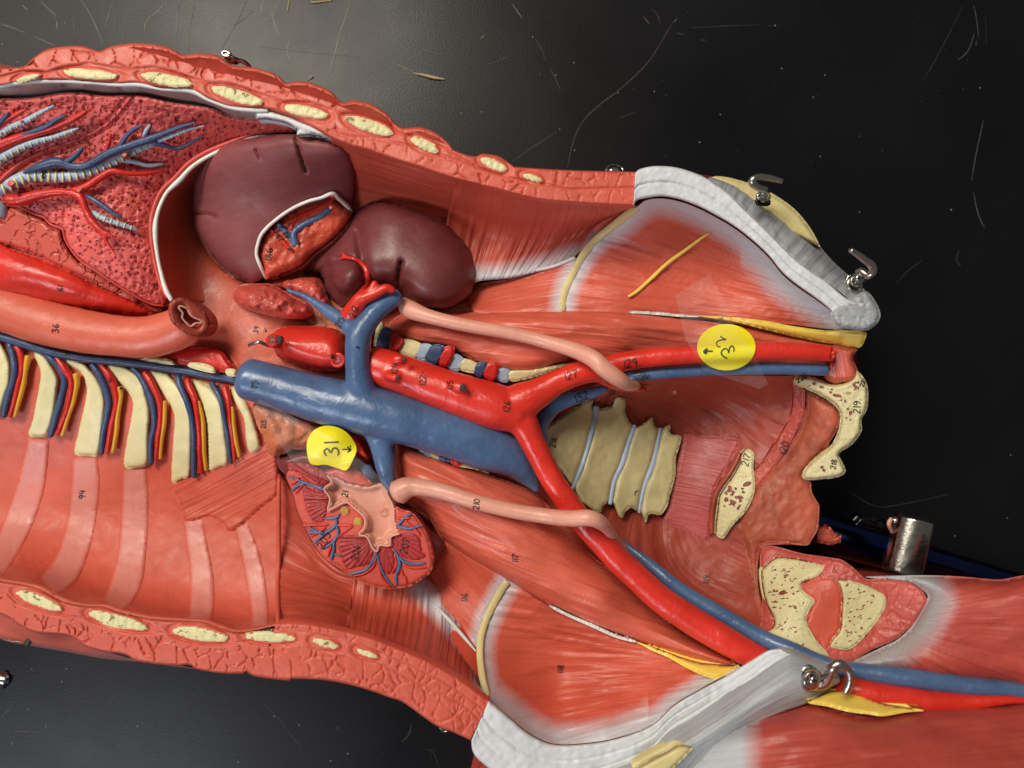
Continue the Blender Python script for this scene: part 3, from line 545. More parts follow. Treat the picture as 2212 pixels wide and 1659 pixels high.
tube('lung_edge', [(p[0], p[1], 2.4) for p in LR], M['lungs'], torso, off=.004, seg=8, lump=.5)
EDGE = T('A', (2212, 1178), (2000, 1252), (1800, 1336), (1650, 1434), (1536, 1554)) + T('E', (1428, 0), (1358, 150), (1330, 300), (1340, 480), (1370, 650), (1420, 830), (1470, 925))
DW = [(640, 290, 1.5), (600, 292, 2.5)] + [(p[0] + 3, p[1] + 2, 4.6 + .8 * math.sin(i * 2)) for i, p in enumerate(EDGE)]
tube('diaphragm_edge', DW, M['white'], torso, z=.089, seg=10, lump=.25)
tube('lung_border', [(p[0] - 6, p[1] - 4, 5) for p in EDGE], M['lungs'], torso, z=.0885, seg=10)
# diaphragm dome falling away from the edge to the bed of the spleen
DB = [(p[0] + 4, p[1] + 2) for p in EDGE]
D1 = [(600, 330), (520, 350), (470, 380), (435, 420), (410, 470), (400, 520), (400, 570), (405, 610), (425, 650)]
D2 = [(640, 380), (560, 400), (500, 440), (470, 480), (460, 530), (470, 570), (500, 600), (520, 630), (530, 670)]
def ffade(X, Y): return sm((Y - 480) / 150) * .9
loft('diaphragm_dome', [(DB, .0865), (D1, .060), (D2, .050)], M['dome'], torso, 70, 24, fade=ffade, skirt=.004)
PLATE = [(370, 650), (400, 600), (450, 575), (520, 600), (560, 610), (640, 590), (740, 600), (800, 640), (800, 760), (790, 850), (700, 900), (600, 900), (560, 930), (545, 905), (535, 880), (520, 850), (510, 805), (490, 765), (440, 745), (400, 720)]
relief('diaphragm_plate', PLATE, M['smooth'], torso, step=8, z=-.001, H=.003, R=40, skirt=.002, ang=-12)
relief('fat_pad', [(690, 655), (740, 640), (790, 640), (780, 700), (745, 730), (690, 720), (668, 700), (660, 680)], M['fat'], torso, step=5, z=.003, H=.004, R=10)
relief('fat_pad', [(560, 600), (600, 585), (650, 575), (660, 600), (630, 625), (590, 620)], M['fat'], torso, step=5, z=.001, H=.005, R=10)
relief('fat_pad', [(940, 640), (1000, 620), (1030, 600), (1036, 660), (1030, 674), (960, 674)], M['fat'], torso, step=5, z=-.004, H=.004, R=10)

# ---- bronchi with cartilage rings, lung vessels
def bronchus(pts, zc=None, rings=True, off=.008, skip=()):
    V, F, uv = tube_geo(pts, off=off, z=zc, lump=.12); o = raw('bronchus', V, [f[::-1] for f in F], M['lblue'], torso, uv)
    if not rings: return o
    R = cr([(p[0], p[1], p[2]) for p in pts], 14.5)
    for i in range(1, len(R) - 1):
        a, b = R[i - 1], R[i + 1]; t = (b - a)[:2]; t /= np.linalg.norm(t); x, y, r = R[i]; nx, ny = -t[1], t[0]
        if r < 3: continue
        z0 = zb1(x, y) + off if zc is None else zc; q = []
        for k in range(9):
            an = math.radians(-78 + k * 19.5 + (i * 7 % 5) * 2); rw = r * KP * (HC - z0) * 1.03; q.append((x + nx * r * 1.03 * math.sin(an), y + ny * r * 1.03 * math.sin(an), max(1.7, r * .23), z0 + rw * math.cos(an)))
        V, F, uv = tube_geo(q, step=3, seg=5); raw('cartilage_ring', V, [f[::-1] for f in F], M['cream'], o, uv)
    return o
b0 = bronchus(T('A', (-30, 1640, 60), (100, 1585, 56), (250, 1520, 50), (400, 1518, 49), (550, 1528, 44), (700, 1505, 40), (850, 1460, 36), (980, 1400, 34), (1080, 1350, 34), (1190, 1298, 26), (1330, 1252, 16)), off=.006)
bronchus(T('A', (1370, 1220, 14), (1500, 1168, 17), (1620, 1122, 13), (1765, 1088, 4)), off=.009); bronchus(T('A', (1060, 1380, 26), (1180, 1402, 18), (1280, 1430, 17), (1410, 1415, 12)), off=.006, rings=False)
bronchus(T('A', (1240, 1195, 15), (1265, 1130, 18), (1297, 1082, 10)), off=.005, rings=False); bronchus(T('A', (-60, 1420, 42), (0, 1375, 40), (150, 1290, 34), (300, 1230, 28), (450, 1190, 22), (600, 1140, 20), (678, 1108, 6)))
bronchus(T('A', (-60, 1210, 32), (0, 1170, 31), (100, 1100, 27), (220, 1050, 25), (330, 985, 19), (465, 912, 8))); bronchus(T('E', (805, 168, 16), (840, 200, 26), (920, 238, 26), (1000, 265, 23), (1110, 300, 20), (1190, 330, 7)))
bronchus(T('E', (-60, 120, 70), (0, 150, 66), (20, 200, 40)), off=.004, rings=False)
def ves(name, mat, *ts, off=.009, **k): return [tube(name, t, mat, torso, off=off, lump=.14, **k) for t in ts]
ves('lung_vein', M['bluedk'], T('A', (205, 1492, 10), (350, 1440, 38), (500, 1402, 44), (620, 1438, 32), (750, 1432, 32), (900, 1350, 36), (1000, 1300, 35), (1150, 1250, 32), (1300, 1200, 30), (1400, 1160, 22), (1550, 1100, 18), (1688, 1060, 8)),
    T('A', (1330, 1230, 24), (1430, 1260, 20), (1540, 1282, 16), (1650, 1232, 12), (1752, 1172, 6)), T('A', (1030, 1275, 22), (1090, 1180, 18), (1150, 1120, 17), (1222, 1085, 9)), T('A', (560, 1405, 26), (640, 1360, 22), (700, 1300, 16), (714, 1270, 7)),
    T('A', (160, 1172, 8), (300, 1132, 20), (400, 1095, 20), (480, 1040, 18), (565, 1000, 8)), T('A', (-40, 1100, 20), (20, 1040, 20), (75, 975, 12)), T('E', (755, 35, 14), (850, 90, 21), (950, 160, 20), (1052, 220, 8)))
ves('lung_artery', M['redd'], T('A', (-80, 1290, 60), (0, 1258, 54), (150, 1200, 40), (300, 1152, 34), (430, 1112, 33), (550, 1068, 26), (650, 1018, 26), (745, 963, 14)), T('A', (440, 1110, 18), (462, 1055, 10)), T('A', (-30, 1110, 22), (80, 1022, 23), (150, 985, 20), (222, 945, 8)), T('A', (100, 1010, 14), (112, 940, 8)),
    T('A', (905, 1310, 16), (940, 1240, 19), (957, 1155, 7)), T('A', (640, 1650, 34), (720, 1625, 30), (800, 1580, 29), (900, 1512, 30), (980, 1480, 28), (1100, 1498, 23), (1250, 1500, 18), (1410, 1478, 6)), off=.008)
merged('lung_artery', [T('E', (70, 70, 52), (180, 70, 54), (350, 22, 42), (550, 0, 36), (690, 40, 36), (740, 150, 34), (790, 250, 37), (880, 330, 26), (1000, 400, 16), (1142, 490, 5)), T('E', (840, 300, 34), (930, 440, 18), (990, 530, 14), (1042, 640, 5))], M['redd'], torso, off=.010)
for x, y, r in [(24, 396, 9), (269, 335, 6.4), (250, 321, 4.8), (130, 350, 4.5), (46, 262, 4.5), (170, 410, 7), (27, 424, 8), (212, 493, 5), (233, 474, 3.4), (376, 288, 3), (4, 288, 4)]:
    z0 = zb1(x, y) + .008 + r * .00016; relief('vessel_opening', ellipse(x, y, r, r * .72, -15, 12, .04), M['gland'] if r != 8 else M['groove'], torso, step=2.2, z=z0 + .0008, H=.001, R=2, abs_z=True, skirt=.004)

# ---- descending aorta and oesophagus on the left
relief('descending_aorta', T('E', (-160, 390), (0, 425), (130, 490), (350, 570), (600, 680), (850, 810), (1050, 900), (1200, 970), (1350, 1037), (1280, 1067), (1150, 1077), (950, 1050), (700, 1015), (400, 960), (150, 900), (-160, 850)), M['red'], torso, step=6, z=-.004, H=.018, infl=True, skirt=.006)
eso = tube('oesophagus', [(-40, 655, 52, .066), (0, 662, 51, .066), (75, 690, 49, .068), (175, 714, 47, .070), (270, 727, 44, .073), (325, 727, 45, .074), (370, 716, 45, .076), (398, 702, 44, .078), (412, 692, 40, .079)], M['eso'], torso, step=6, seg=28, flat=.8, lump=.05, cap=False)
ec = ellipse(407, 684, 49, 33, 38, 16, .03, 5)
relief('oesophagus_opening', [(x, y) for x, y in ec], M['esod'], eso, step=4.5, z=lambda X, Y: .0885 - (X - 407) * .00012 - (Y - 684) * .00005, H=.002, R=5, abs_z=True, skirt=.012,
       mod=lambda X, Y, h, D: h - .006 * np.exp(-(np.minimum(dseg(X, Y, [(392, 668), (403, 690), (425, 700)]), 30) / 9) ** 2))
tube('oesophagus_lining', [(p[0], p[1], 2.4, .0893 - (p[0] - 407) * .00012 - (p[1] - 684) * .00005) for p in T('E', (1620, 1010), (1570, 985), (1545, 1000), (1580, 1045), (1575, 1085), (1610, 1130), (1650, 1160), (1690, 1135), (1740, 1130), (1730, 1105), (1680, 1085), (1650, 1060), (1625, 1020))], M['pink'], eso, step=2, seg=7, lump=.5)

# ---- thoracic wall (lower half) with painted-over ribs
TW = [([(-40, 700), (100, 720), (250, 750), (400, 780), (510, 800), (570, 860)], .054), ([(-40, 850), (100, 860), (250, 880), (400, 890), (520, 905), (590, 930)], None), ([(-40, 1020), (100, 1030), (250, 1040), (400, 1050), (520, 1050), (602, 1040)], [.038, .038, .042, .048]), ([(-40, 1130), (100, 1140), (250, 1165), (400, 1185), (520, 1190), (600, 1180)], [.040, .042, .046, .050]), ([(-40, 1200), (60, 1215), (200, 1262), (340, 1296), (480, 1318), (600, 1318)], .066), ([(p[0], p[1] - 1) for p in LI[:15]] + [(600, 1350)], .1128)]
loft('thoracic_wall', TW, M['tho'], torso, 120, 60, fib='v', detail=lambda X, Y, U, V: .0012 * (fbm(X / 30, Y / 18, 6) - .5), skirt=.004)
def band(cen, z=.0016, name='rib_band'):
    c = [(p[0], p[1]) for p in cen]; hw = [p[2] for p in cen]; P = np.array(c); t = np.gradient(P, axis=0); t /= np.linalg.norm(t, axis=1)[:, None]; n = np.stack([-t[:, 1], t[:, 0]], -1); h = np.array(hw)[:, None]
    TWP = lambda X, Y: twz(X, Y) + z
    return c, P + n * h, P - n * h
# lookup of the thoracic wall's own height, so that the bands lie on it
from mathutils.bvhtree import BVHTree
def surf(o, box, cell=4.0):
    me = o.data; bv = BVHTree.FromPolygons([v.co for v in me.vertices], [p.vertices for p in me.polygons]); xs = np.arange(box[0], box[2], cell); ys = np.arange(box[1], box[3], cell); G = np.full((len(ys), len(xs)), np.nan); O = Vector((0, 0, HC))
    for j_, y in enumerate(ys):
        for i_, x in enumerate(xs):
            h_ = bv.ray_cast(O, (Vector(W(x, y, 0)) - O).normalized())
            if h_[0] is not None: G[j_, i_] = h_[0].z
    for _ in range(60):
        nanm = np.isnan(G)
        if not nanm.any(): break
        P = np.pad(G, 1, constant_values=np.nan); st_ = np.stack([P[:-2, 1:-1], P[2:, 1:-1], P[1:-1, :-2], P[1:-1, 2:]]); c_ = (~np.isnan(st_)).sum(0); sm_ = np.nansum(st_, 0); G = np.where(nanm & (c_ > 0), sm_ / np.maximum(c_, 1), G)
    G = np.where(np.isnan(G), np.nanmean(G), G)
    def f(X, Y):
        u = np.clip((np.asarray(X, float) - xs[0]) / cell, 0, len(xs) - 1.001); v = np.clip((np.asarray(Y, float) - ys[0]) / cell, 0, len(ys) - 1.001); i = u.astype(int); j = v.astype(int); a = u - i; b = v - j
        return (G[j, i] * (1 - a) + G[j, i + 1] * a) * (1 - b) + (G[j + 1, i] * (1 - a) + G[j + 1, i + 1] * a) * b
    return f
twz = surf(bpy.data.objects['thoracic_wall'], (-44, 700, 612, 1370))
BANDS = [T('I', (330, 470, 95), (300, 680, 110), (250, 930, 122), (160, 1180, 122), (50, 1420, 112), (-60, 1600, 100)), T('I', (728, 625, 108), (738, 850, 122), (710, 1120, 122), (650, 1400, 124), (560, 1620, 128)) + T('M', (500, 20, 122), (400, 90, 100)),
         T('I', (1158, 735, 102), (1165, 950, 114), (1155, 1250, 120), (1135, 1500, 122)) + T('M', (1100, 20, 132), (1050, 150, 122), (960, 262, 100)), T('I', (1665, 1180, 82), (1700, 1400, 92), (1738, 1620, 98)) + T('M', (1745, 100, 104), (1742, 260, 106), (1725, 385, 100)),
         T('I', (2080, 1220, 60), (2140, 1400, 76), (2190, 1600, 84)) + T('M', (2225, 150, 80), (2245, 300, 74), (2240, 440, 76))]
for b in BANDS:
    c, e1, e2 = band([(p[0], p[1], p[2] / 4 if p[2] > 45 else p[2]) for p in b]); P = cr(list(map(tuple, e1)), 8); Q = cr(list(map(tuple, e2)), 8)
    relief('painted_rib', [tuple(p) for p in P[::4]] + [tuple(p) for p in P[-1:]] + [tuple(p) for p in Q[::-1][::4]] + [tuple(Q[0])], M['band'], torso, step=6, z=lambda X, Y: twz(X, Y) + .0002, H=.0007, R=12, abs_z=True, skirt=0, ang=90, fade=lambda X, Y, D: sm((D - 1) / 6) * .66 + .02, curved=False)
relief('diaphragm_crus', [(372, 1045), (420, 1022), (480, 1000), (553, 968), (590, 950), (600, 1000), (600, 1062), (560, 1100), (500, 1150), (478, 1132), (450, 1118), (400, 1128), (388, 1090)], paint('crus_coral', 'cf5a43', .44, fibre=(.5, 11, .0009), var=.08), torso, step=5, z=lambda X, Y: twz(X, Y) - .001, H=.003, R=6, abs_z=True, ang=-28, skirt=.004)

# ---- ribs, azygos line and the vessels between
def tz(X, Y): return twz(X, Y)
RB = [T('E', (-60, 1270), (10, 1290), (70, 1400), (100, 1500), (95, 1659)) + T('I', (60, 100), (10, 265), (-60, 260)),
 [(68, 742), (95, 762), (115, 790), (127, 815), (126, 845), (120, 892), (105, 940), (85, 946), (60, 940), (70, 905), (77, 867), (84, 830), (86, 800), (72, 768)],
 [(140, 765), (175, 777), (197, 797), (217, 825), (229, 862), (226, 917), (215, 982), (190, 987), (160, 980), (167, 937), (175, 902), (185, 855), (184, 830), (172, 805), (140, 785)],
 [(225, 785), (262, 787), (295, 805), (310, 825), (317, 850), (326, 887), (323, 942), (321, 1002), (295, 1013), (267, 1008), (272, 955), (282, 905), (285, 867), (270, 842), (245, 815)],
 T('E', (1280, 1535), (1380, 1540), (1460, 1570), (1540, 1659)) + T('I', (1600, 90), (1650, 210), (1665, 400), (1655, 780), (1580, 835), (1480, 840), (1490, 500), (1500, 270), (1420, 110), (1360, 20)),
 T('E', (1660, 1610), (1760, 1640)) + T('I', (1850, 40), (1930, 200), (1955, 400), (1985, 680), (1900, 730), (1800, 755), (1790, 600), (1780, 350), (1735, 160), (1680, 40)),
 T('I', (1985, 30), (2080, 20), (2150, 160)) + T('J', (0, 330), (45, 500), (45, 560), (0, 600)) + T('I', (2150, 600), (2120, 480), (2100, 300), (2010, 140))]
for b in RB: relief('rib', b, M['cream'], torso, step=5, z=lambda X, Y: tz(X, Y) - .002, H=.0062, R=9, abs_z=True, skirt=.004)
def tv(name, mat, pts, off=.003, **k):
    q = []
    for p in pts: q.append((p[0], p[1], p[2], float(tz(np.array([p[0]]), np.array([p[1]]))[0]) + off))
    return tube(name, q, mat, torso, step=4, seg=10, lump=.18, **k)
G = [
 ('b', T('E', (80, 1290, 26), (115, 1420, 28), (130, 1540, 28), (110, 1659, 28)) + T('I', (70, 120, 30), (35, 275, 26))), ('r', T('E', (145, 1330, 26), (185, 1420, 24), (185, 1560, 20), (160, 1659, 22)) + T('I', (125, 150, 22), (88, 280, 16))), ('y', T('E', (245, 1420, 26), (218, 1560, 20), (205, 1659, 20)) + T('I', (165, 150, 20), (130, 282, 14))),
 ('b', T('E', (400, 1400, 28), (500, 1500, 28), (560, 1620, 28)) + T('I', (530, 130, 30), (480, 300, 30), (438, 445, 26))), ('r', T('E', (490, 1425, 24), (560, 1530, 34), (620, 1640, 26)) + T('I', (585, 200, 22), (535, 340, 22), (495, 435, 15))), ('y', T('E', (660, 1575, 28), (665, 1659, 22)) + T('I', (635, 150, 17), (590, 280, 17), (540, 445, 16))),
 ('b', T('E', (800, 1490, 28), (870, 1600, 30)) + T('I', (940, 130, 30), (920, 300, 30), (890, 450, 28), (878, 600, 20))), ('r', T('E', (880, 1500, 26), (950, 1590, 32)) + T('I', (1000, 50, 28), (1005, 180, 22), (970, 330, 24), (945, 480, 24), (928, 595, 16))), ('y', T('I', (1040, 30, 24), (1045, 120, 16), (1020, 260, 20), (1005, 420, 20), (975, 590, 15))),
 ('b', T('E', (1150, 1520, 26), (1230, 1620, 28)) + T('I', (1320, 170, 30), (1335, 350, 26), (1308, 500, 28), (1305, 690, 22))), ('r', T('E', (1255, 1560, 30), (1310, 1650, 30)) + T('I', (1380, 160, 24), (1385, 330, 24), (1365, 480, 26), (1350, 660, 16))), ('y', T('I', (1425, 150, 14), (1422, 320, 18), (1398, 480, 17), (1385, 645, 14))),
 ('b', T('E', (1540, 1590, 26)) + T('I', (1560, 20, 28), (1615, 150, 26), (1658, 300, 26), (1675, 450, 28), (1678, 600, 28), (1678, 800, 24))), ('r', T('E', (1620, 1620, 28)) + T('I', (1645, 40, 30), (1690, 150, 28), (1710, 300, 24), (1725, 450, 24), (1728, 600, 24), (1738, 770, 16))), ('y', T('I', (1718, 150, 12), (1752, 300, 17), (1760, 450, 18), (1765, 600, 18), (1782, 745, 14))),
 ('b', T('I', (1830, -10, 26), (1905, 130, 22), (1938, 300, 20), (1968, 450, 20), (1985, 600, 20), (2000, 685, 14))), ('r', T('I', (1945, 30, 34), (1975, 150, 24), (1988, 300, 15), (2008, 450, 15), (2032, 655, 12))), ('y', T('I', (2008, 200, 13), (2020, 350, 16), (2042, 500, 18), (2070, 625, 18)))]
for c, p in G: tv({'b': 'intercostal_vein', 'r': 'intercostal_artery', 'y': 'intercostal_nerve'}[c], M[{'b': 'bluedk', 'r': 'redd', 'y': 'ochre'}[c]], p, off={'b': .0045, 'r': .0042, 'y': .0038}[c])
tv('azygos_vein', M['bluedk'], T('E', (-160, 1190, 36), (0, 1245, 40), (200, 1305, 42), (400, 1368, 42), (700, 1430, 40), (1100, 1472, 38), (1400, 1512, 38), (1700, 1562, 38), (2000, 1612, 42), (2110, 1650, 44)), off=.006)
relief('aorta_behind_crus', T('E', (1380, 1445), (1500, 1370), (1700, 1330), (1900, 1360), (1970, 1440), (2030, 1550), (1900, 1560), (1700, 1515), (1500, 1480)), M['redd'], torso, step=5, z=.004, H=.006, R=14)
for p in (T('E', (1205, 1448), (1300, 1428), (1400, 1432), (1480, 1450), (1512, 1488), (1440, 1490), (1320, 1470)), T('E', (1618, 1490), (1660, 1470), (1780, 1485), (1850, 1520), (1860, 1562), (1780, 1555), (1640, 1515)), T('E', (1950, 1532), (2030, 1532), (2035, 1592), (1960, 1582))): relief('vertebra', p, M['cream'], torso, step=4, z=.010, H=.003, R=5)
# ================================================================== flank, iliac and psoas surfaces
TOPU = T('B', (640, 1200), (830, 1262), (1000, 1310), (1200, 1380), (1400, 1440), (1600, 1510), (1740, 1552)); TOPU = [(p[0], p[1] - 3) for p in TOPU]
loft('transverse_muscle', [(TOPU, .112), ([(720, 330), (770, 350), (830, 370), (890, 390), (940, 405), (985, 415)], .095), ([(740, 420), (780, 430), (850, 440), (900, 450), (950, 460), (983, 468)], .060), ([(760, 540), (800, 550), (860, 550), (920, 540), (960, 520), (985, 515)], .042)], M['flank'], torso, 60, 50, fib='u', rid=(.0010, 6))
WF = T('G', (-700, 790), (-300, 745), (0, 725), (180, 680), (360, 640), (540, 568)); WL = [(p[0], p[1]) for p in WF]
CS = T('G', (1080, 140), (980, 205), (900, 270), (740, 400), (640, 510), (560, 640), (480, 800), (445, 900), (432, 1020)); CSU = [(p[0], p[1]) for p in CS]
TOP2 = T('B', (1720, 1545), (1900, 1588)) + T('G', (0, 8), (260, 68), (600, 98), (1060, 122)); TOP2 = [(p[0], p[1] - 3) for p in TOP2]
def fadeU(X, Y): return np.clip(1 - np.minimum(dseg(X, Y, WL) / 46, dseg(X, Y, CSU[2:]) / 26), 0, 1)
loft('transverse_muscle', [(TOP2, .112), ([(978, 425), (1040, 440), (1106, 452), (1200, 462), (1290, 466), (1372, 448)], .090), ([(965, 480), (1030, 500), (1106, 515), (1180, 520), (1260, 500), (1340, 462)], .062), ([(955, 640), (1000, 620), (1040, 605), (1106, 598), (1200, 575), (1262, 540)], .062)], M['flank'], torso, 110, 44, fib='v', fade=fadeU, rid=(.0016, 5.5))
relief('lumbar_muscle', [(1010, 620), (1040, 612), (1106, 602), (1150, 592), (1200, 575), (1245, 556), (1240, 600), (1222, 640), (1214, 676), (1150, 678), (1030, 678)], M['muscle'], torso, step=6, z=.001, H=.0015, R=6, ang=-10, fade=lambda X, Y, D: np.clip(1 - dseg(X, Y, CSU) / 42, 0, 1))
tube('white_ligament', [(p[0], p[1], r) for p, r in zip(WF, (3, 5, 5, 4.6, 4, 4))], M['plwhite'], torso, off=.003, seg=8)
tube('iliac_crest_line', [(p[0], p[1], 8.5) for p in CS], M['crest'], torso, off=.0015, seg=12, flat=.5, lump=.1)
# lower flank
LT = T('N', (200, 402), (400, 402), (580, 432), (760, 467), (1000, 532), (1200, 612), (1400, 692), (1600, 792), (1800, 912), (2010, 1075)); LTa = [(p[0], p[1] + 2) for p in LT]
CL = T('N', (2165, 55), (2110, 140), (2060, 230), (1990, 370), (1945, 520), (1935, 620), (1935, 700), (1945, 800), (1960, 900), (2000, 1050)); CLL = [(p[0], p[1]) for p in CL]
WLn = T('N', (1390, 75), (1520, 225), (1660, 370), (1790, 520), (1900, 650)); WLL = [(p[0], p[1]) for p in WLn]
def fadeL(X, Y): return np.clip(1 - np.minimum(dseg(X, Y, WLL) / 40, dseg(X, Y, CLL) / 34), 0, 1)
loft('transverse_muscle', [([(600, 1025), (640, 1080), (680, 1150), (720, 1200), (765, 1230)], None), ([(602, 1140), (650, 1170), (690, 1210), (730, 1240), (770, 1250)], None), ([(602, 1250), (640, 1258), (690, 1268), (730, 1280), (760, 1290)], .062), ([(601, 1330), (640, 1328), (680, 1335), (720, 1345), (750, 1360)], .095), ([(603, 1347), (640, 1347), (680, 1349), (715, 1356), (745, 1362)], .1125)], M['flank'], torso, 60, 60, fib='u', rid=(.0010, 8))
loft('transverse_muscle', [([(745, 1362), (803, 1378), (853, 1397), (903, 1418), (953, 1443), (1003, 1474), (1056, 1514)], .1125), ([(748, 1350), (810, 1364), (860, 1382), (910, 1400), (960, 1425), (1005, 1455), (1052, 1500)], .095), ([(755, 1300), (820, 1310), (880, 1325), (930, 1345), (975, 1375), (1015, 1410), (1045, 1460)], .064), ([(765, 1235), (830, 1240), (890, 1250), (930, 1275), (970, 1310), (1010, 1350), (1035, 1400)], .056), ([(770, 1200), (850, 1200), (905, 1235), (945, 1270), (985, 1315), (1020, 1360), (1038, 1395)], .054)], M['flank'], torso, 110, 46, fib='v', fade=fadeL, rid=(.0016, 6.5))
tube('flank_ridge', [(603, 1035, 4, .056), (602, 1110, 5, .055), (602, 1200, 5, .056), (600, 1250, 5, .062), (600, 1300, 5.5, .080), (601, 1330, 5.5, .097), (602, 1346, 5, .112)], M['tho'], torso, seg=10)
relief('lumbar_muscle', [(905, 1262), (935, 1200), (965, 1170), (1020, 1200), (1080, 1235), (1095, 1248), (1075, 1285), (1050, 1330), (1038, 1385), (1030, 1400), (990, 1345), (945, 1298)], M['muscle'], torso, step=6, z=.001, H=.0015, R=6, ang=48, fade=lambda X, Y, D: np.clip(1 - dseg(X, Y, CLL) / 40, 0, 1))
tube('white_ligament', [(p[0], p[1], r) for p, r in zip(WLn, (6, 4.5, 4.5, 4, 2))], M['plwhite'], torso, off=.002, seg=8)
tube('iliac_crest_line', [(p[0], p[1], 7.5) for p in CL], M['crest'], torso, off=.0025, seg=12, flat=.5, lump=.1)

# iliac crest cut faces
WBO = [(1373, 372), (1383, 365), (1413, 359), (1456, 361), (1496, 372), (1526, 385), (1546, 398), (1573, 417), (1598, 442), (1626, 470), (1659, 502), (1709, 552), (1746, 582), (1784, 607), (1830, 645), (1870, 655)]
WBI = [(1368, 446), (1376, 433), (1395, 428), (1430, 424), (1470, 431), (1510, 446), (1545, 464), (1581, 485), (1620, 514), (1659, 550), (1690, 588), (1722, 615), (1760, 642), (1790, 666), (1810, 690), (1828, 708)]
def wbd(X, Y, U, V):
    e = np.minimum(V, 1 - V); return -.0016 * (1 - sm(e / .08)) ** 2 - .0013 * np.exp(-((V - .52) / .03) ** 2) + .0009 * (fbm(X / 18, Y / 18, 12) - .5) + .0005 * (fbm(X / 5, Y / 5, 13) - .5)
loft('iliac_crest_section', [(WBO, .118), (WBI, .116)], M['wband'], torso, 170, 26, detail=wbd, skirt=.016)
GO = [(1526, 383), (1560, 388), (1600, 402), (1659, 438), (1700, 465), (1740, 500), (1771, 532), (1800, 565), (1830, 592), (1870, 628), (1896, 660), (1903, 682)]
GI = [(1530, 388), (1548, 400), (1575, 419), (1628, 472), (1661, 504), (1711, 554), (1748, 584), (1786, 609), (1815, 630), (1835, 648), (1862, 668), (1880, 690)]
loft('iliac_outer_face', [(GI, .117), ([((a[0] + b[0]) / 2 + 3, (a[1] + b[1]) / 2 - 3) for a, b in zip(GI, GO)], .110), (GO, .088)], M['wgrey'], torso, 110, 18, fib='v', detail=lambda X, Y, U, V: .0007 * (np.sin(U / 5.2 + 5 * fbm(X / 26, Y / 26, 3)) + 1.5 * (fbm(U / 7, V * 3, 5) - .5)) * sm(V / .1) * sm((1 - V) / .15), skirt=.03)
relief('iliac_tip', [(1835, 645), (1870, 628), (1893, 655), (1902, 680), (1894, 700), (1872, 714), (1840, 712), (1812, 706), (1795, 685), (1800, 665)], M['wgrey'], torso, step=4, z=.112, H=.006, R=12, abs_z=True, skirt=.03, detail=lambda X, Y, D: .0010 * cells(5, 1, 1, 20, (1780, 610, 1910, 720))(X, Y) * sm(D / 6))
relief('iliac_bone', [(1533, 384), (1560, 381), (1600, 390), (1640, 403), (1685, 428), (1720, 455), (1750, 492), (1771, 531), (1764, 530), (1730, 515), (1690, 498), (1650, 475), (1605, 440), (1565, 405)], M['crest'], torso, step=4.5, z=.098, H=.007, R=10, abs_z=True, skirt=.04)

# iliac fossae
FU = [(1214, 676), (1222, 640), (1245, 590), (1275, 535), (1320, 490), (1370, 452), (1395, 433), (1430, 429), (1470, 436), (1510, 451), (1545, 469), (1581, 490), (1620, 519), (1659, 555), (1690, 593), (1722, 620), (1760, 646), (1790, 668), (1820, 692), (1870, 700), (1872, 716), (1800, 712), (1700, 700), (1600, 690), (1510, 682), (1400, 676), (1300, 677)]
UPE = FU[4:19]
def uvU(X, Y):  # fibres fan out from the right tip
    dx = 1990 - X; dy = 720 - Y; r = np.hypot(dx, dy); a = np.arctan2(dy, dx); return np.stack([r / 100, a * 7.5 + (X > 0) * 0], -1)
relief('iliacus_muscle', FU, M['muscle'], torso, step=4.5, z=.001, skirt=.004, uvf=uvU, fade=lambda X, Y, D: np.clip(1.1 - np.minimum(dseg(X, Y, UPE) / (52 + 14 * (X > 1600)), dseg(X, Y, CSU) / 40), 0, 1),
       rid=(.0013, 5.2), mod=lambda X, Y, h, D: h + .004 * np.exp(-dseg(X, Y, UPE[2:]) / 24))
tube('lateral_nerve', [(p[0], p[1], r) for p, r in zip(T('G', (1010, 902), (1080, 858), (1200, 750), (1350, 610), (1500, 500), (1620, 410), (1710, 350)), (3, 3.6, 4, 4.4, 4, 3.6, 1.2))], M['yellow'], torso, off=.0032, seg=8, lump=.25, step=4)
relief('white_tendon', T('G', (1005, 1028), (1100, 1028), (1250, 1035), (1400, 1050), (1520, 1062), (1612, 1070), (1600, 1080), (1450, 1078), (1250, 1062), (1100, 1052), (1020, 1046)), M['white'], torso, step=4, z=.004, H=.0016, R=3, ang=3)
relief('femoral_nerve', T('G', (1600, 1068), (1700, 1068), (1850, 1075), (2000, 1090), (2212, 1115)) + T('H', (200, 1155), (500, 1195), (700, 1195), (843, 1208), (832, 1290), (790, 1345), (700, 1338), (520, 1310), (300, 1270), (150, 1235)) + T('G', (2212, 1198), (2000, 1140), (1850, 1105), (1700, 1085)), M['yellow'], torso, step=5, z=.004, H=.005, R=8, ang=6)
relief('muscle_stump', T('H', (560, 1320), (700, 1340), (775, 1355), (750, 1400), (745, 1460), (775, 1540), (780, 1600), (730, 1650), (640, 1659), (560, 1659), (480, 1600), (500, 1400)), M['psoas'], torso, step=5, z=.002, H=.012, R=14, skirt=.02, ang=80)
FLo = [(1038, 1395), (1050, 1340), (1075, 1290), (1098, 1250), (1140, 1280), (1186, 1308), (1281, 1353), (1371, 1386), (1481, 1420), (1600, 1440), (1590, 1452), (1560, 1462), (1506, 1492), (1456, 1522), (1406, 1567), (1331, 1594), (1256, 1606), (1193, 1606), (1143, 1584), (1106, 1554), (1075, 1528), (1055, 1512), (1040, 1455)]
LOE = [(1600, 1440), (1560, 1462), (1506, 1492), (1456, 1522), (1406, 1567), (1331, 1594), (1256, 1606), (1193, 1606), (1143, 1584), (1106, 1554), (1075, 1528), (1055, 1512)]
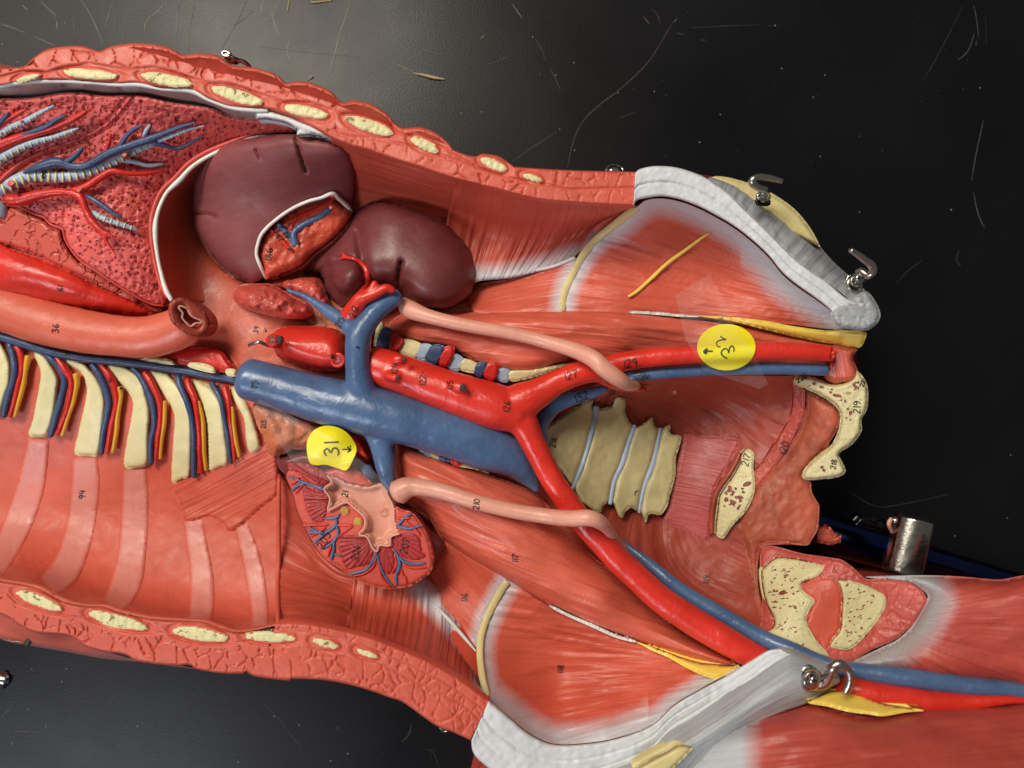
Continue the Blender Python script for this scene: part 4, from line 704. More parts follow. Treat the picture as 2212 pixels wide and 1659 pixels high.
def uvL(X, Y):
    dx = 1760 - X; dy = Y - 1440; r = np.hypot(dx, dy); a = np.arctan2(dy, dx); return np.stack([r / 100, a * 7.0], -1)
relief('iliacus_muscle', FLo, M['muscle'], torso, step=4.5, z=.001, skirt=.004, uvf=uvL, fade=lambda X, Y, D: np.clip(1.1 - np.minimum(dseg(X, Y, LOE) / (58 - 20 * (X > 1400)), dseg(X, Y, CLL) / 42), 0, 1),
       rid=(.0013, 5.2), mod=lambda X, Y, h, D: h + .005 * np.exp(-dseg(X, Y, LOE) / 14))
relief('white_tendon', T('O', (315, 252), (380, 270), (500, 330), (700, 415), (900, 505), (1040, 545), (1070, 562), (1050, 572), (900, 535), (700, 448), (500, 358), (380, 300)), M['white'], torso, step=4, z=.005, H=.003, R=4, ang=25)
relief('femoral_nerve', T('O', (1062, 564), (1150, 590), (1300, 640), (1450, 695), (1620, 745), (1800, 762), (1965, 770), (1900, 820), (1770, 885), (1690, 875), (1600, 840), (1480, 780), (1350, 705), (1200, 640)), M['yellow'], torso, step=5, z=.005, H=.005, R=8, ang=22)

# psoas muscles
PU = [(848, 690), (900, 668), (1000, 674), (1106, 671), (1215, 670), (1350, 673), (1500, 690), (1659, 716), (1760, 735), (1830, 750), (1835, 775), (1790, 800), (1659, 790), (1500, 790), (1400, 800), (1320, 800), (1256, 778), (1213, 788), (1160, 806), (1106, 806), (1060, 796), (1028, 784), (978, 756), (908, 742), (868, 733), (838, 712)]
relief('psoas_muscle', PU, M['psoas'], torso, step=4.5, z=-.002, H=.013, R=40, skirt=.01, ang=5, rid=(.0015, 6.5))
PLo = [(853, 948), (880, 958), (908, 970), (990, 1003), (1053, 1023), (1106, 1042), (1161, 1067), (1200, 1110), (1243, 1142), (1270, 1190), (1343, 1250), (1406, 1310), (1481, 1369), (1581, 1424), (1600, 1437), (1560, 1440), (1481, 1421), (1371, 1386), (1281, 1353), (1186, 1307), (1130, 1275), (1060, 1235), (1000, 1200), (955, 1165), (925, 1120), (880, 1098), (862, 1090), (852, 1010)]
def uvP(X, Y):
    t = np.clip((X - 850) / 750, 0, 1); a = np.radians(32 - 4 * t); return np.stack([(X * np.cos(a) + Y * np.sin(a)) / 100, (-X * np.sin(a) + Y * np.cos(a)) / 100], -1)
relief('psoas_muscle', PLo, M['psoas'], torso, step=4.5, z=-.003, H=.018, R=60, skirt=.01, uvf=uvP, rid=(.0015, 6.5))

# lumbar spine blocks showing beside the great vessels
def block(c, poly, z=.006): 
    P = np.array(poly)[:, :2]; m = P.mean(0); poly = list(map(tuple, m + (P - m) * 1.12))
    relief({'w': 'vertebra', 'l': 'spinal_disc', 'b': 'lumbar_vein', 'r': 'lumbar_artery'}[c], poly, M[{'w': 'cream', 'l': 'lblue', 'b': 'bluedk', 'r': 'redd'}[c]], torso, step=4, z=z, H=.003 if c in 'wl' else .0058, R=3, skirt=.008)
for c, q in [('w', T('F', (1050, 1150), (1085, 1140), (1085, 1230), (1050, 1310), (1020, 1310))), ('b', T('F', (1090, 1180), (1170, 1195), (1180, 1260), (1140, 1340), (1045, 1320))), ('r', T('F', (1180, 1215), (1270, 1265), (1278, 1290), (1220, 1370), (1140, 1350))),
             ('w', T('F', (1275, 1275), (1420, 1320), (1380, 1420), (1225, 1370))), ('l', T('F', (1415, 1322), (1515, 1335), (1470, 1445), (1375, 1410))), ('b', T('F', (1520, 1332), (1618, 1345), (1570, 1470), (1460, 1440))), ('r', T('F', (1625, 1350), (1708, 1355), (1660, 1495), (1575, 1470))),
             ('l', T('F', (1705, 1400), (1790, 1450), (1745, 1540), (1650, 1500))), ('w', T('F', (1790, 1445), (1912, 1490), (1890, 1560), (1745, 1520))), ('b', T('F', (1915, 1480), (1998, 1485), (1960, 1590), (1885, 1560))), ('r', T('F', (2000, 1485), (2090, 1490), (2060, 1620), (1960, 1580))),
             ('l', T('F', (2090, 1530), (2185, 1540), (2170, 1640), (2060, 1600))), ('w', T('F', (2185, 1545), (2212, 1545)) + T('G', (200, 1530), (435, 1490), (430, 1510), (250, 1580), (100, 1620), (0, 1625))), ('w', T('G', (430, 1500), (560, 1475), (580, 1490), (400, 1540))),
             ('l', T('J', (1400, 560), (1490, 585), (1500, 625), (1440, 600))), ('w', T('J', (1490, 585), (1590, 620), (1590, 655), (1500, 620))), ('b', T('J', (1590, 615), (1680, 645), (1680, 675), (1590, 655))), ('r', T('J', (1680, 640), (1765, 675), (1760, 712), (1680, 680))), ('w', T('J', (1762, 672), (1900, 715), (2000, 770), (1880, 735), (1758, 712)))]: block(c, q)

# ================================================================== spleen, left kidney, adrenal
def gro(X, Y, pts, w_, d): return -d * np.exp(-(dseg(X, Y, pts) / w_) ** 2)
SPL = [(553, 296), (600, 290), (640, 290), (680, 297), (728, 310), (753, 325), (765, 350), (769, 380), (768, 430), (762, 455), (750, 420), (722, 412), (690, 425), (640, 455), (600, 475), (568, 505), (553, 545), (560, 580), (577, 604), (553, 612), (530, 607), (495, 592), (460, 560), (437, 525), (417, 485), (412, 440), (420, 385), (450, 335), (490, 308)]
SPH = T('F', (90, 748), (40, 640), (5, 540), (20, 440), (60, 350), (160, 250), (300, 150), (450, 80), (560, 50), (665, 8), (720, 55), (790, 115), (832, 180), (825, 220), (760, 315), (640, 435), (500, 535), (380, 645), (200, 722))
SFULL = [p for p in SPL[:10]] + T('F', (825, 220), (760, 315), (640, 435), (500, 535), (380, 645), (200, 722), (90, 750)) + SPL[19:]
spleen = relief('spleen', SFULL, M['spleen'], torso, step=5.5, z=.006, H=.032, infl=True, skirt=.006, ang=-20,
    mod=lambda X, Y, h, D: h + gro(X, Y, T('B', (345, 1190), (375, 1300), (430, 1475)), 3, .0045) + gro(X, Y, T('B', (0, 1290), (40, 1370)), 2.5, .003) + gro(X, Y, T('E', (1650, 180), (1760, 190), (1865, 215)), 3, .004) - .010 * sm(dseg(X, Y, SPH, True) / 12) * inside(X, Y, SPH))
SHW = T('F', (90, 745, 14), (40, 640, 17), (5, 540, 16), (20, 440, 16), (60, 350, 16), (160, 250, 15), (300, 150, 15), (450, 80, 15), (560, 50, 15), (665, 12, 18), (720, 60, 20), (785, 118, 20), (822, 165, 15))
def spz(x, y): return SPF(np.array([x]), np.array([y]))[0]
_me = spleen.data; _c2 = np.empty(len(_me.vertices) * 3); _me.vertices.foreach_get('co', _c2); _c2 = _c2.reshape(-1, 3); _c2 = _c2[np.argsort(_c2[:, 2])[::-1]]; _sx = _c2[:, 0] / ((HC - _c2[:, 2]) * KP) + 1106; _sy = 829.5 - _c2[:, 1] / ((HC - _c2[:, 2]) * KP)
def SPF(X, Y):
    out = []
    for x, y in zip(np.ravel(X), np.ravel(Y)):
        d = (_sx - x) ** 2 + (_sy - y) ** 2; k = np.argsort(d)[:3]; out.append(_c2[k, 2].max())
    return np.array(out)
tube('capsule_edge', [(p[0], p[1], p[2], spz(p[0], p[1]) + .001) for p in SHW], M['white'], spleen, step=4, seg=8, lump=.2)
relief('hilum', [(p[0], p[1]) for p in SPH], M['hil'], spleen, step=5, z=lambda X, Y: .066 - .00004 * (X - 560), H=.009, R=22, abs_z=True, skirt=.012, ang=-35, detail=lambda X, Y, D: .0012 * cells(8, 1, 1, 60, (550, 410, 770, 610))(X, Y) * sm(D / 10))
for nm, mt, p in [('splenic_artery', 'red', T('F', (690, 42, 12), (600, 110, 18), (480, 170, 19), (380, 210, 18), (320, 270, 18), (298, 332, 14))), ('splenic_artery', 'red', T('F', (130, 330, 12), (220, 410, 20), (280, 480, 22), (318, 515, 24))),
                  ('splenic_vein', 'blue', T('F', (640, 148, 26), (560, 210, 26), (450, 262, 26), (370, 310, 28), (325, 370, 32), (345, 460, 34))), ('splenic_vein', 'blue', T('F', (195, 280, 26), (260, 350, 26), (330, 430, 28)))]:
    tube(nm, [(q[0], q[1], q[2], .0745 - .00004 * (q[0] - 560)) for q in p], M[mt], spleen, step=4, seg=10, lump=.1)
for x, y in ((643.5 + 553 - 553 + 71, 448), (642, 532), (625, 538), (718, 425)): relief('vessel_opening', ellipse(x, y, 4, 3.4), M['groove'] if x < 640 else M['gland'], spleen, step=2, z=.078, H=.0006, R=1, abs_z=True, skirt=.002)

KID = T('F', (380, 642), (480, 542), (620, 435), (740, 335), (800, 235), (850, 155), (950, 100), (1100, 80), (1300, 120), (1500, 190), (1650, 270), (1780, 390), (1860, 490), (1910, 620), (1912, 760), (1870, 880), (1780, 960), (1660, 1010), (1500, 1003), (1380, 990), (1270, 940), (1225, 880), (1120, 860), (1000, 850), (940, 900), (830, 962), (740, 1002), (660, 950), (620, 870), (590, 780), (540, 720), (470, 700), (400, 690))
kid = relief('left_kidney', KID, M['kid'], torso, step=5.5, z=0, H=.050, infl=True, skirt=.006, ang=-25,
    mod=lambda X, Y, h, D: h + gro(X, Y, T('F', (1255, 600), (1235, 700), (1220, 830)), 4, .005) + gro(X, Y, T('F', (880, 340), (900, 480), (930, 620), (975, 760), (985, 830)), 10, .006) + gro(X, Y, T('F', (700, 590), (800, 580), (880, 610), (930, 700)), 7, .004) + gro(X, Y, T('F', (620, 640), (560, 700)), 10, .006) + gro(X, Y, T('F', (1000, 860), (1120, 850), (1230, 880)), 14, .010)
    + .008 * np.exp(-(((X - 553 - 195) / 34) ** 2 + ((Y - 415 - 190) / 40) ** 2)))
gl = relief('adrenal_gland', T('F', (60, 790), (200, 745), (400, 725), (540, 735), (600, 810), (640, 920), (690, 1010), (640, 1060), (520, 1010), (400, 900), (250, 840)), M['gland'], torso, step=4.5, z=.002, H=.020, infl=True, detail=lambda X, Y, D: .0065 * (fbm(X / 10, Y / 10, 21) - .5) * sm(D / 6))
relief('gland_lobe', T('E', (2010, 880), (2050, 810), (2150, 790)) + T('F', (0, 785), (130, 790), (240, 850), (340, 910), (440, 960), (500, 1030), (480, 1085), (400, 1105), (250, 1095), (100, 1065), (0, 1040)) + T('E', (2100, 1000), (2030, 950)), M['gland'], gl, step=4.5, z=.006, H=.022, infl=True, detail=lambda X, Y, D: .0065 * (fbm(X / 10, Y / 10, 22) - .5) * sm(D / 6))

# ================================================================== great vessels
ZA = .088
aor = merged('abdominal_aorta', [[(806, 788, 42, .083), (850, 803, 43, .084), (900, 820, 44, .085), (960, 842, 45, .086), (1020, 862, 48, .086), (1075, 880, 50, .086), (1125, 897, 40, .086)], [(1085, 880, 38, .086), (1130, 865, 40, .087), (1165, 848, 33, .088), (1206, 824, 27, .089), (1256, 805, 26, .090), (1300, 798, 25, .090), (1340, 783, 22, .091), (1400, 773, 21, .093), (1481, 767, 20.5, .095), (1560, 763, 20.5, .096), (1659, 758, 20.5, .097), (1740, 760, 20, .098), (1796, 764, 18, .098)],
    [(1095, 890, 38, .086), (1128, 912, 34, .086), (1143, 940, 29, .086), (1168, 990, 26, .085), (1195, 1040, 26, .085), (1225, 1083, 25.5, .085), (1260, 1130, 26, .086), (1296, 1168, 27, .087), (1335, 1210, 28, .088), (1371, 1243, 29, .089), (1431, 1297, 30, .091), (1500, 1343, 31, .094), (1560, 1379, 31, .097), (1610, 1407, 29, .099), (1650, 1425, 26, .099)],
    [(1280, 800, 22, .088), (1320, 822, 17, .080), (1345, 835, 12, .072), (1385, 840, 8, .064), (1395, 842, 5, .062)], [(1290, 1160, 16, .080), (1298, 1177, 12, .066), (1315, 1190, 9, .056)], [(973, 832, 9, .096), (985, 834, 11, .098), (1000, 838, 12, .0985)], [(853, 776, 12, .094), (868, 777, 10, .0955)], [(838, 812, 10, .094), (858, 817, 9, .097)]], M['red'], torso, voxel=.0011, smooth=5, seg=22, step=7)
relief('vessel_opening', ellipse(1000, 838, 7.5, 9, 10), M['groove'], aor, step=2, z=.1035, H=.0006, R=1, abs_z=True, skirt=.002); relief('vessel_opening', ellipse(873, 777, 5, 5, 10), M['groove'], aor, step=2, z=.1018, H=.0006, R=1, abs_z=True, skirt=.002); relief('vessel_opening', ellipse(860, 817, 5, 5.5, 10), M['groove'], aor, step=2, z=.1022, H=.0006, R=1, abs_z=True, skirt=.002)
relief('vessel_opening', ellipse(1800, 762, 4, 13, 14), M['redd'], aor, step=3, z=.1035, H=.0010, R=3, abs_z=True, skirt=.006)
AST = [(590, 715), (620, 704), (660, 703), (710, 705), (740, 720), (752, 755), (750, 785), (735, 803), (700, 806), (660, 797), (620, 783), (598, 768), (588, 745)]
ast = relief('aorta_stump', AST, M['red'], torso, step=4.5, z=.006, H=.022, R=42, skirt=.008)
tube('coeliac_trunk', [(605, 742, 12, .082), (594, 738, 15, .086), (588, 735, 15, .089)], M['red'], ast, step=2, seg=14, cap=False)
relief('vessel_opening', ellipse(602, 734, 7.5, 9, 10), M['groove'], ast, step=2, z=.0945, H=.0006, R=1, abs_z=True, skirt=.003)
tube('mesenteric_ring', [(730 + 13 * math.cos(a), 778 + 13 * math.sin(a), 4.2, .0855) for a in [i * math.pi / 6 for i in range(13)]], M['red'], ast, step=2, seg=8, cap=False)
relief('vessel_opening', ellipse(730, 777, 9.5, 9, 10), M['pyr'], ast, step=2, z=.0855, H=.0006, R=1, abs_z=True, skirt=.003)
merged('vena_cava', [[(534, 818, 46, .082), (590, 833, 47, .082), (640, 848, 49, .082), (700, 865, 52, .083), (775, 882, 55, .084), (850, 900, 54, .084), (915, 918, 54, .082), (978, 936, 55, .080), (1055, 962, 56, .077), (1108, 992, 42, .075), (1140, 1030, 22, .074), (1162, 1062, 6, .074)],
    [(785, 870, 40, .086), (775, 810, 29, .091), (772, 765, 27, .094), (775, 727, 27, .095), (793, 697, 24, .094), (815, 670, 22, .093), (840, 650, 21, .091), (861, 639, 17, .090)], [(775, 740, 22, .095), (760, 712, 19, .094), (737, 690, 17, .091), (713, 675, 15, .089), (683, 655, 10, .087), (653, 637, 7, .085), (618, 627, 4.5, .083)], [(628, 629, 3.5, .084), (621, 619, 2.2, .083)],
    [(812, 920, 34, .082), (822, 955, 26, .082), (829, 985, 24, .083), (834, 1015, 21, .082), (842, 1045, 15, .080), (851, 1068, 7, .078)]], M['blue'], torso, voxel=.0012, smooth=5, seg=22, step=7)
merged('iliac_vein', [[(1310, 838, 9, .078), (1291, 845, 12, .078), (1243, 858, 16, .078), (1205, 872, 18, .077), (1178, 896, 19, .076), (1168, 925, 17, .074), (1176, 960, 12, .072), (1186, 985, 5, .070)]], M['blue'], torso, seg=18, step=5)
ev = merged('external_iliac_vein', [[(1340, 818, 8, .084), (1376, 811, 13, .086), (1440, 805, 13.5, .088), (1531, 799, 14, .089), (1600, 797, 14, .090), (1659, 796, 14, .091), (1740, 797, 14, .092), (1785, 798, 14, .092)]], M['blue'], torso, seg=18, step=6)
relief('vessel_opening', ellipse(1797, 790, 4, 10, 14), M['pyr'], ev, step=2.5, z=.096, H=.0008, R=2, abs_z=True, skirt=.006)
merged('femoral_vein', [[(1345, 1172, 6, .070), (1385, 1203, 10, .074), (1420, 1232, 13, .077), (1447, 1256, 15, .080), (1490, 1288, 17, .083), (1556, 1326, 18, .088), (1643, 1376, 18, .095), (1709, 1403, 18, .102), (1759, 1425, 17, .108), (1800, 1440, 17, .112), (1859, 1452, 20, .116), (1959, 1465, 22, .121), (2059, 1478, 23, .124), (2140, 1488, 22, .127), (2260, 1502, 20, .130)]], M['blue'], torso, seg=18, step=8)
merged('femoral_artery', [[(1780, 1490, 10, .112), (1830, 1488, 26, .118), (1884, 1500, 28, .122), (1984, 1515, 27, .126), (2084, 1517, 18, .130), (2160, 1513, 11, .133), (2240, 1512, 7, .134)]], M['red'], torso, seg=18, step=8)
relief('femoral_nerve', T('P', (340, 1092), (450, 1030), (560, 990), (760, 1010), (1000, 1100), (1350, 1160), (1180, 1180), (1000, 1212), (870, 1196), (700, 1175), (520, 1130)), M['yellow'], torso, step=5, z=.0155, H=.0030, R=8, ang=12)
# renal artery
def KZ(o):
    me = o.data; c = np.empty(len(me.vertices) * 3); me.vertices.foreach_get('co', c); c = c.reshape(-1, 3); sx = c[:, 0] / ((HC - c[:, 2]) * KP) + 1106; sy = 829.5 - c[:, 1] / ((HC - c[:, 2]) * KP)
    def f(x, y): d = (sx - x) ** 2 + (sy - y) ** 2; k = np.argsort(d)[:4]; return float(c[k, 2].max())
    return f
kz = KZ(kid)
def onk(pts, off=.001): return [(x, y, r, max(kz(x, y) if inside(np.array([x]), np.array([y]), KID)[0] else 0, .070) + off) for x, y, r in pts]
ra = merged('renal_artery', [[(746, 702, 20, .088), (757, 682, 22, .091), (770, 662, 20, .094), (782, 644, 17, .096), (790, 636, 11, .096)], [(784, 636, 12, .096)] + onk(T('F', (955, 810, 34), (965, 720, 30), (940, 650, 27), (890, 600, 22), (840, 575, 18), (770, 568, 15), (712, 582, 8)))[0:], onk(T('F', (800, 570, 14), (762, 540, 13), (738, 512, 9))), [(790, 638, 10, .097), (803, 624, 8.5, .098), (811, 610, 8, .098)], [(786, 645, 14, .097), (812, 634, 11, .098), (834, 622, 10, .098), (850, 628, 8, .097)]], M['red'], torso, voxel=.0008, smooth=3, seg=14, step=4)

# ureters
tube('ureter', [(872, 655, 14, .080), (885, 668, 20, .084), (928, 684, 15.5, .088), (1003, 702, 14.5, .090), (1106, 720, 14.5, .090), (1181, 739, 15, .092), (1243, 757, 17.5, .098), (1281, 775, 19, .104), (1306, 797, 19, .106), (1335, 818, 17.5, .104), (1356, 830, 14, .098), (1376, 834, 9, .090)], M['pink'], torso, step=6, seg=18)
tube('ureter', T('K', (1240, -20, 26), (1320, 20, 34), (1395, 55, 34), (1420, 75, 20)), M['pink'], torso, z=.044, step=5, seg=14)
tube('ureter', [(860, 1064, 27, .084), (878, 1054, 24, .085), (903, 1052, 19, .086), (953, 1061, 18, .090), (1028, 1084, 17, .093), (1106, 1103, 16.5, .094), (1181, 1115, 17, .097), (1231, 1120, 17.5, .103), (1272, 1119, 18, .107), (1296, 1128, 16, .104), (1314, 1145, 12, .094), (1335, 1173, 10, .078), (1360, 1195, 10, .064), (1390, 1218, 9, .056), (1408, 1230, 6, .052)], M['pink'], torso, step=6, seg=18)

# ================================================================== right kidney, opened
RK = T('J', (175, 625), (300, 570), (450, 545), (620, 620), (800, 700), (1000, 880), (1120, 960), (1240, 1035), (1350, 1062), (1450, 1150), (1530, 1250), (1620, 1330), (1660, 1400), (1630, 1460), (1560, 1560), (1530, 1640)) + T('N', (1480, 0), (1440, 45), (1350, 95), (1200, 122), (1080, 115), (950, 80), (820, 12)) + T('J', (720, 1612), (600, 1522), (500, 1402), (420, 1252), (350, 1102), (310, 952), (262, 802), (205, 742), (168, 680))
rk = relief('right_kidney', RK, M['kid'], torso, step=6, z=lambda X, Y: .049 + 0 * X, H=.026, R=22, abs_z=True, skirt=.02, mod=lambda X, Y, h, D: h - .004)
KZT = .083
CF = T('J', (262, 790), (330, 720), (450, 680), (600, 740), (800, 700), (1000, 850), (1120, 980), (1240, 1070), (1350, 1110), (1420, 1190), (1480, 1300), (1520, 1420), (1535, 1530), (1510, 1630)) + T('N', (1440, 25), (1350, 82), (1200, 112), (1080, 106), (950, 72), (820, 4)) + T('J', (730, 1600), (605, 1512), (508, 1396), (428, 1248), (360, 1100), (320, 950))
PEL = T('J', (620, 790), (655, 850), (592, 905), (640, 990), (622, 1092), (680, 1065), (780, 1022), (850, 1070), (935, 1150), (940, 1235), (892, 1300), (960, 1322), (1010, 1420), (1048, 1445), (1065, 1392), (1155, 1395), (1165, 1320), (1240, 1292), (1212, 1180), (1205, 1060), (1150, 950), (1090, 860), (960, 880), (800, 850), (700, 800))
relief('cortex', CF, M['cortex'], rk, step=5, z=KZT - .004, H=.004, R=8, abs_z=True, skirt=.006, mod=lambda X, Y, h, D: h - .0085 * inside(X, Y, PEL) * sm(dseg(X, Y, PEL, True) / 5))
for p, a in ((T('J', (395, 865), (470, 890), (620, 930), (640, 990), (622, 1085), (600, 1170), (560, 1205), (490, 1195), (440, 1120), (405, 1000)), 4), (T('J', (270, 690), (360, 680), (450, 690), (560, 735), (630, 780), (640, 850), (592, 898), (500, 850), (400, 790), (290, 745)), 28),
             (T('J', (705, 1330), (870, 1292), (955, 1305), (1000, 1400), (1022, 1480), (970, 1562), (870, 1590), (780, 1602), (722, 1480)), -35), (T('J', (1052, 1430), (1100, 1412), (1152, 1410), (1195, 1450), (1202, 1560), (1172, 1640), (1130, 1650), (1088, 1600), (1055, 1500)), 80), (T('J', (1170, 1310), (1240, 1290), (1400, 1300), (1440, 1430), (1470, 1500), (1370, 1530), (1260, 1500), (1180, 1430)), 35)):
    c0 = {4: (735, 1000), 28: (640, 880), -35: (1060, 1330), 80: (1110, 1330), 35: (1100, 1290)}[a]; cx, cy = TO['J'][0] + c0[0] / 4, TO['J'][1] + c0[1] / 4
    relief('renal_pyramid', p, M['pyr'], rk, step=3.5, z=KZT - .0008, H=.0016, R=4, abs_z=True, skirt=.003, uvf=lambda X, Y: np.stack([np.hypot(X - cx, Y - cy) / 100, np.arctan2(Y - cy, X - cx) * .55], -1),
           detail=lambda X, Y, D: .0006 * np.sin(np.arctan2(Y - cy, X - cx) * 52) * sm(D / 5))
relief('renal_pelvis', PEL, M['pink'], rk, step=4, z=KZT - .004, H=.0045, R=5, abs_z=True, skirt=.004, mod=lambda X, Y, h, D: h - .0045 * sm((D - 3) / 12))
tube('pelvis_rim', [(p[0], p[1], 2.6, KZT + .0022) for p in PEL[:18]], M['pink'], rk, step=3, seg=8, lump=.4)
tube('pelvis_ring', [(825.5 + 7.5 * math.cos(a), 1104 + 7.5 * math.sin(a), 1.4, KZT - .0012) for a in [i * math.pi / 6 for i in range(13)]], M['pink'], rk, step=2, seg=6, cap=False)
for x, y, r in ((744, 1103, 10.5), (773, 1126, 9.5)): relief('fat_lobule', ellipse(x, y, r, r, 0, 10, .1, int(x)), paint('lobule_yellow', 'b98a3c', .45, lumps=(300, .0010), var=.2), rk, step=2.5, z=KZT + .0002, H=.0012, R=3, abs_z=True, skirt=.002)
VB = [((275, 800, 8), (350, 825, 10), (430, 855, 12), (590, 912, 16)), ((310, 920, 10), (360, 880, 12), (420, 862, 12)), ((600, 1165, 10), (690, 1155, 13), (720, 1125, 8)), ((690, 1155, 12), (690, 1220, 14), (600, 1290, 12), (495, 1380, 9)), ((695, 1220, 12), (710, 1290, 12), (660, 1370, 14), (565, 1425, 8)), ((460, 1240, 10), (520, 1270, 12), (560, 1290, 12)), ((450, 1285, 10), (530, 1280, 12), (600, 1290, 12)), ((675, 1370, 12), (670, 1440, 14), (650, 1515, 12)),
      ((1045, 1420, 14), (1030, 1490, 13), (970, 1590, 14), (880, 1630, 13), (795, 1645, 6)), ((1040, 1450, 9), (1070, 1560, 10), (1110, 1659, 12)), ((1190, 1430, 8), (1230, 1500, 14), (1240, 1570, 18), (1215, 1640, 18)), ((1230, 1490, 12), (1290, 1540, 14), (1370, 1555, 12), (1460, 1550, 10)), ((1225, 1225, 12), (1290, 1150, 12), (1345, 1122, 7)), ((1230, 1230, 12), (1330, 1250, 14), (1440, 1220, 6)), ((680, 1470, 7), (735, 1490, 8))]
VR = [((300, 870, 8), (350, 840, 9), (380, 800, 9), (450, 850, 8)), ((400, 1222, 9), (490, 1220, 10), (560, 1220, 9), (620, 1215, 8)), ((700, 1220, 8), (760, 1222, 9), (830, 1225, 8), (760, 1280, 8), (700, 1330, 7)), ((470, 1320, 8), (540, 1280, 9), (600, 1240, 8)), ((550, 1420, 8), (610, 1370, 9), (680, 1330, 8)), ((620, 1490, 8), (640, 1430, 9), (650, 1400, 7)), ((1040, 1500, 8), (1010, 1580, 10), (930, 1640, 9), (850, 1659, 7)), ((1050, 1530, 8), (1075, 1620, 9), (1085, 1659, 9)),
      ((1200, 1480, 8), (1215, 1560, 10), (1175, 1630, 9)), ((1270, 1560, 9), (1330, 1585, 10), (1400, 1590, 10), (1470, 1585, 7)), ((1220, 1160, 9), (1270, 1165, 10), (1330, 1155, 10)), ((1290, 1180, 8), (1340, 1230, 9), (1390, 1270, 10), (1420, 1310, 7)), ((1255, 1600, 7), (1275, 1659, 8)), ((340, 945, 7), (400, 880, 8))]
for n_, m_, L_ in (('cortex_vein', 'blue', VB), ('cortex_artery', 'red', VR)):
    for q in L_: tube(n_, [(p[0], p[1], p[2], KZT + .0006) for p in T('J', *q)], M[m_], rk, step=4, seg=6, lump=.3)
for q in (((1115, 0, 11), (1150, 50, 10), (1180, 80, 6)), ((1210, 0, 12), (1217, 78, 10))): tube('cortex_vein', [(p[0], p[1], p[2], KZT + .0006) for p in T('N', *q)], M['blue'], rk, step=4, seg=6)
for q in (((1080, 0, 9), (1120, 50, 10), (1160, 88, 7)), ((1285, 0, 9), (1305, 60, 7)), ((840, 0, 7), (900, -5, 6))): tube('cortex_artery', [(p[0], p[1], p[2], KZT + .0006) for p in T('N', *q)], M['red'], rk, step=4, seg=6)
# stuff between the great vein and the open kidney, under the tape
relief('right_adrenal', T('J', (-20, 170), (120, 190), (330, 270), (560, 350), (600, 400), (500, 560), (330, 570), (160, 630), (100, 560), (40, 420), (0, 330)), M['fat'], torso, step=5, z=.010, H=.012, R=30, skirt=.01, detail=lambda X, Y, D: .005 * (fbm(X / 16, Y / 16, 81) - .5))
relief('renal_artery_stump', T('J', (740, 400), (830, 430), (900, 480), (950, 560), (985, 650), (900, 640), (820, 560), (760, 500)), M['red'], torso, step=4, z=.012, H=.010, R=12)
tube('renal_vein_stump', T('J', (950, 720, 60), (950, 800, 92), (950, 860, 60)), M['blue'], torso, z=.072, step=4, seg=16)
relief('pelvis_fat', T('J', (560, 640), (700, 600), (860, 650), (880, 760), (820, 850), (700, 820), (620, 760)), M['gland'], torso, step=5, z=.010, H=.010, R=16)

# ================================================================== pelvis
PEF = [(1180, 960), (1200, 900), (1281, 835), (1340, 825), (1420, 815), (1550, 812), (1700, 812), (1790, 815), (1800, 900), (1780, 1000), (1750, 1040), (1755, 1075), (1768, 1100), (1764, 1145), (1742, 1176), (1700, 1176), (1655, 1180), (1640, 1200), (1637, 1260), (1648, 1310), (1668, 1340), (1640, 1372), (1556, 1330), (1470, 1270), (1400, 1225), (1340, 1180), (1300, 1120), (1240, 1060)]
def uvV(X, Y):
    a = np.arctan2(Y - 830, X - 1330) ; r = np.hypot(X - 1330, Y - 830); return np.stack([r / 100, a * 4.2 + .5 * np.sin(r / 80)], -1)
relief('pelvic_wall', PEF, M['pelv'], torso, step=6, z=0, H=.0, skirt=.03, uvf=uvV, rid=(.0020, 2.6), mod=lambda X, Y, h, D: h + .0022 * (fbm(X / 50 + Y / 200, Y / 90, 31) - .5) * sm(D / 20)
       + .034 * sm((1735 - X) / 70) * np.exp(-dseg(X, Y, [(1340, 808), (1550, 800), (1700, 800), (1790, 804)]) / 30))
SAC = T('K', (230, 480), (260, 400), (400, 300), (550, 200), (690, 130), (700, 205), (780, 210), (860, 185), (885, 130), (930, 102), (985, 135), (980, 240), (1010, 320), (1060, 362), (1100, 365), (1150, 330), (1208, 288), (1235, 365), (1285, 385), (1362, 350), (1372, 430), (1462, 452), (1440, 560), (1415, 650), (1410, 800), (1360, 980), (1340, 1060), (1280, 1132), (1190, 1122), (1155, 1202), (1125, 1130), (1085, 1105), (1030, 1072), (985, 1100), (950, 1160), (920, 1130), (875, 1040), (820, 1030), (785, 1060), (750, 1110), (600, 1010), (540, 910), (350, 650), (240, 560))
JO = [T('K', (728, 200), (705, 340), (650, 560), (600, 720), (525, 900)), T('K', (1060, 358), (1010, 500), (955, 680), (885, 830), (848, 1035)), T('K', (1283, 385), (1250, 550), (1215, 700), (1155, 850), (1125, 960), (1098, 1112))]
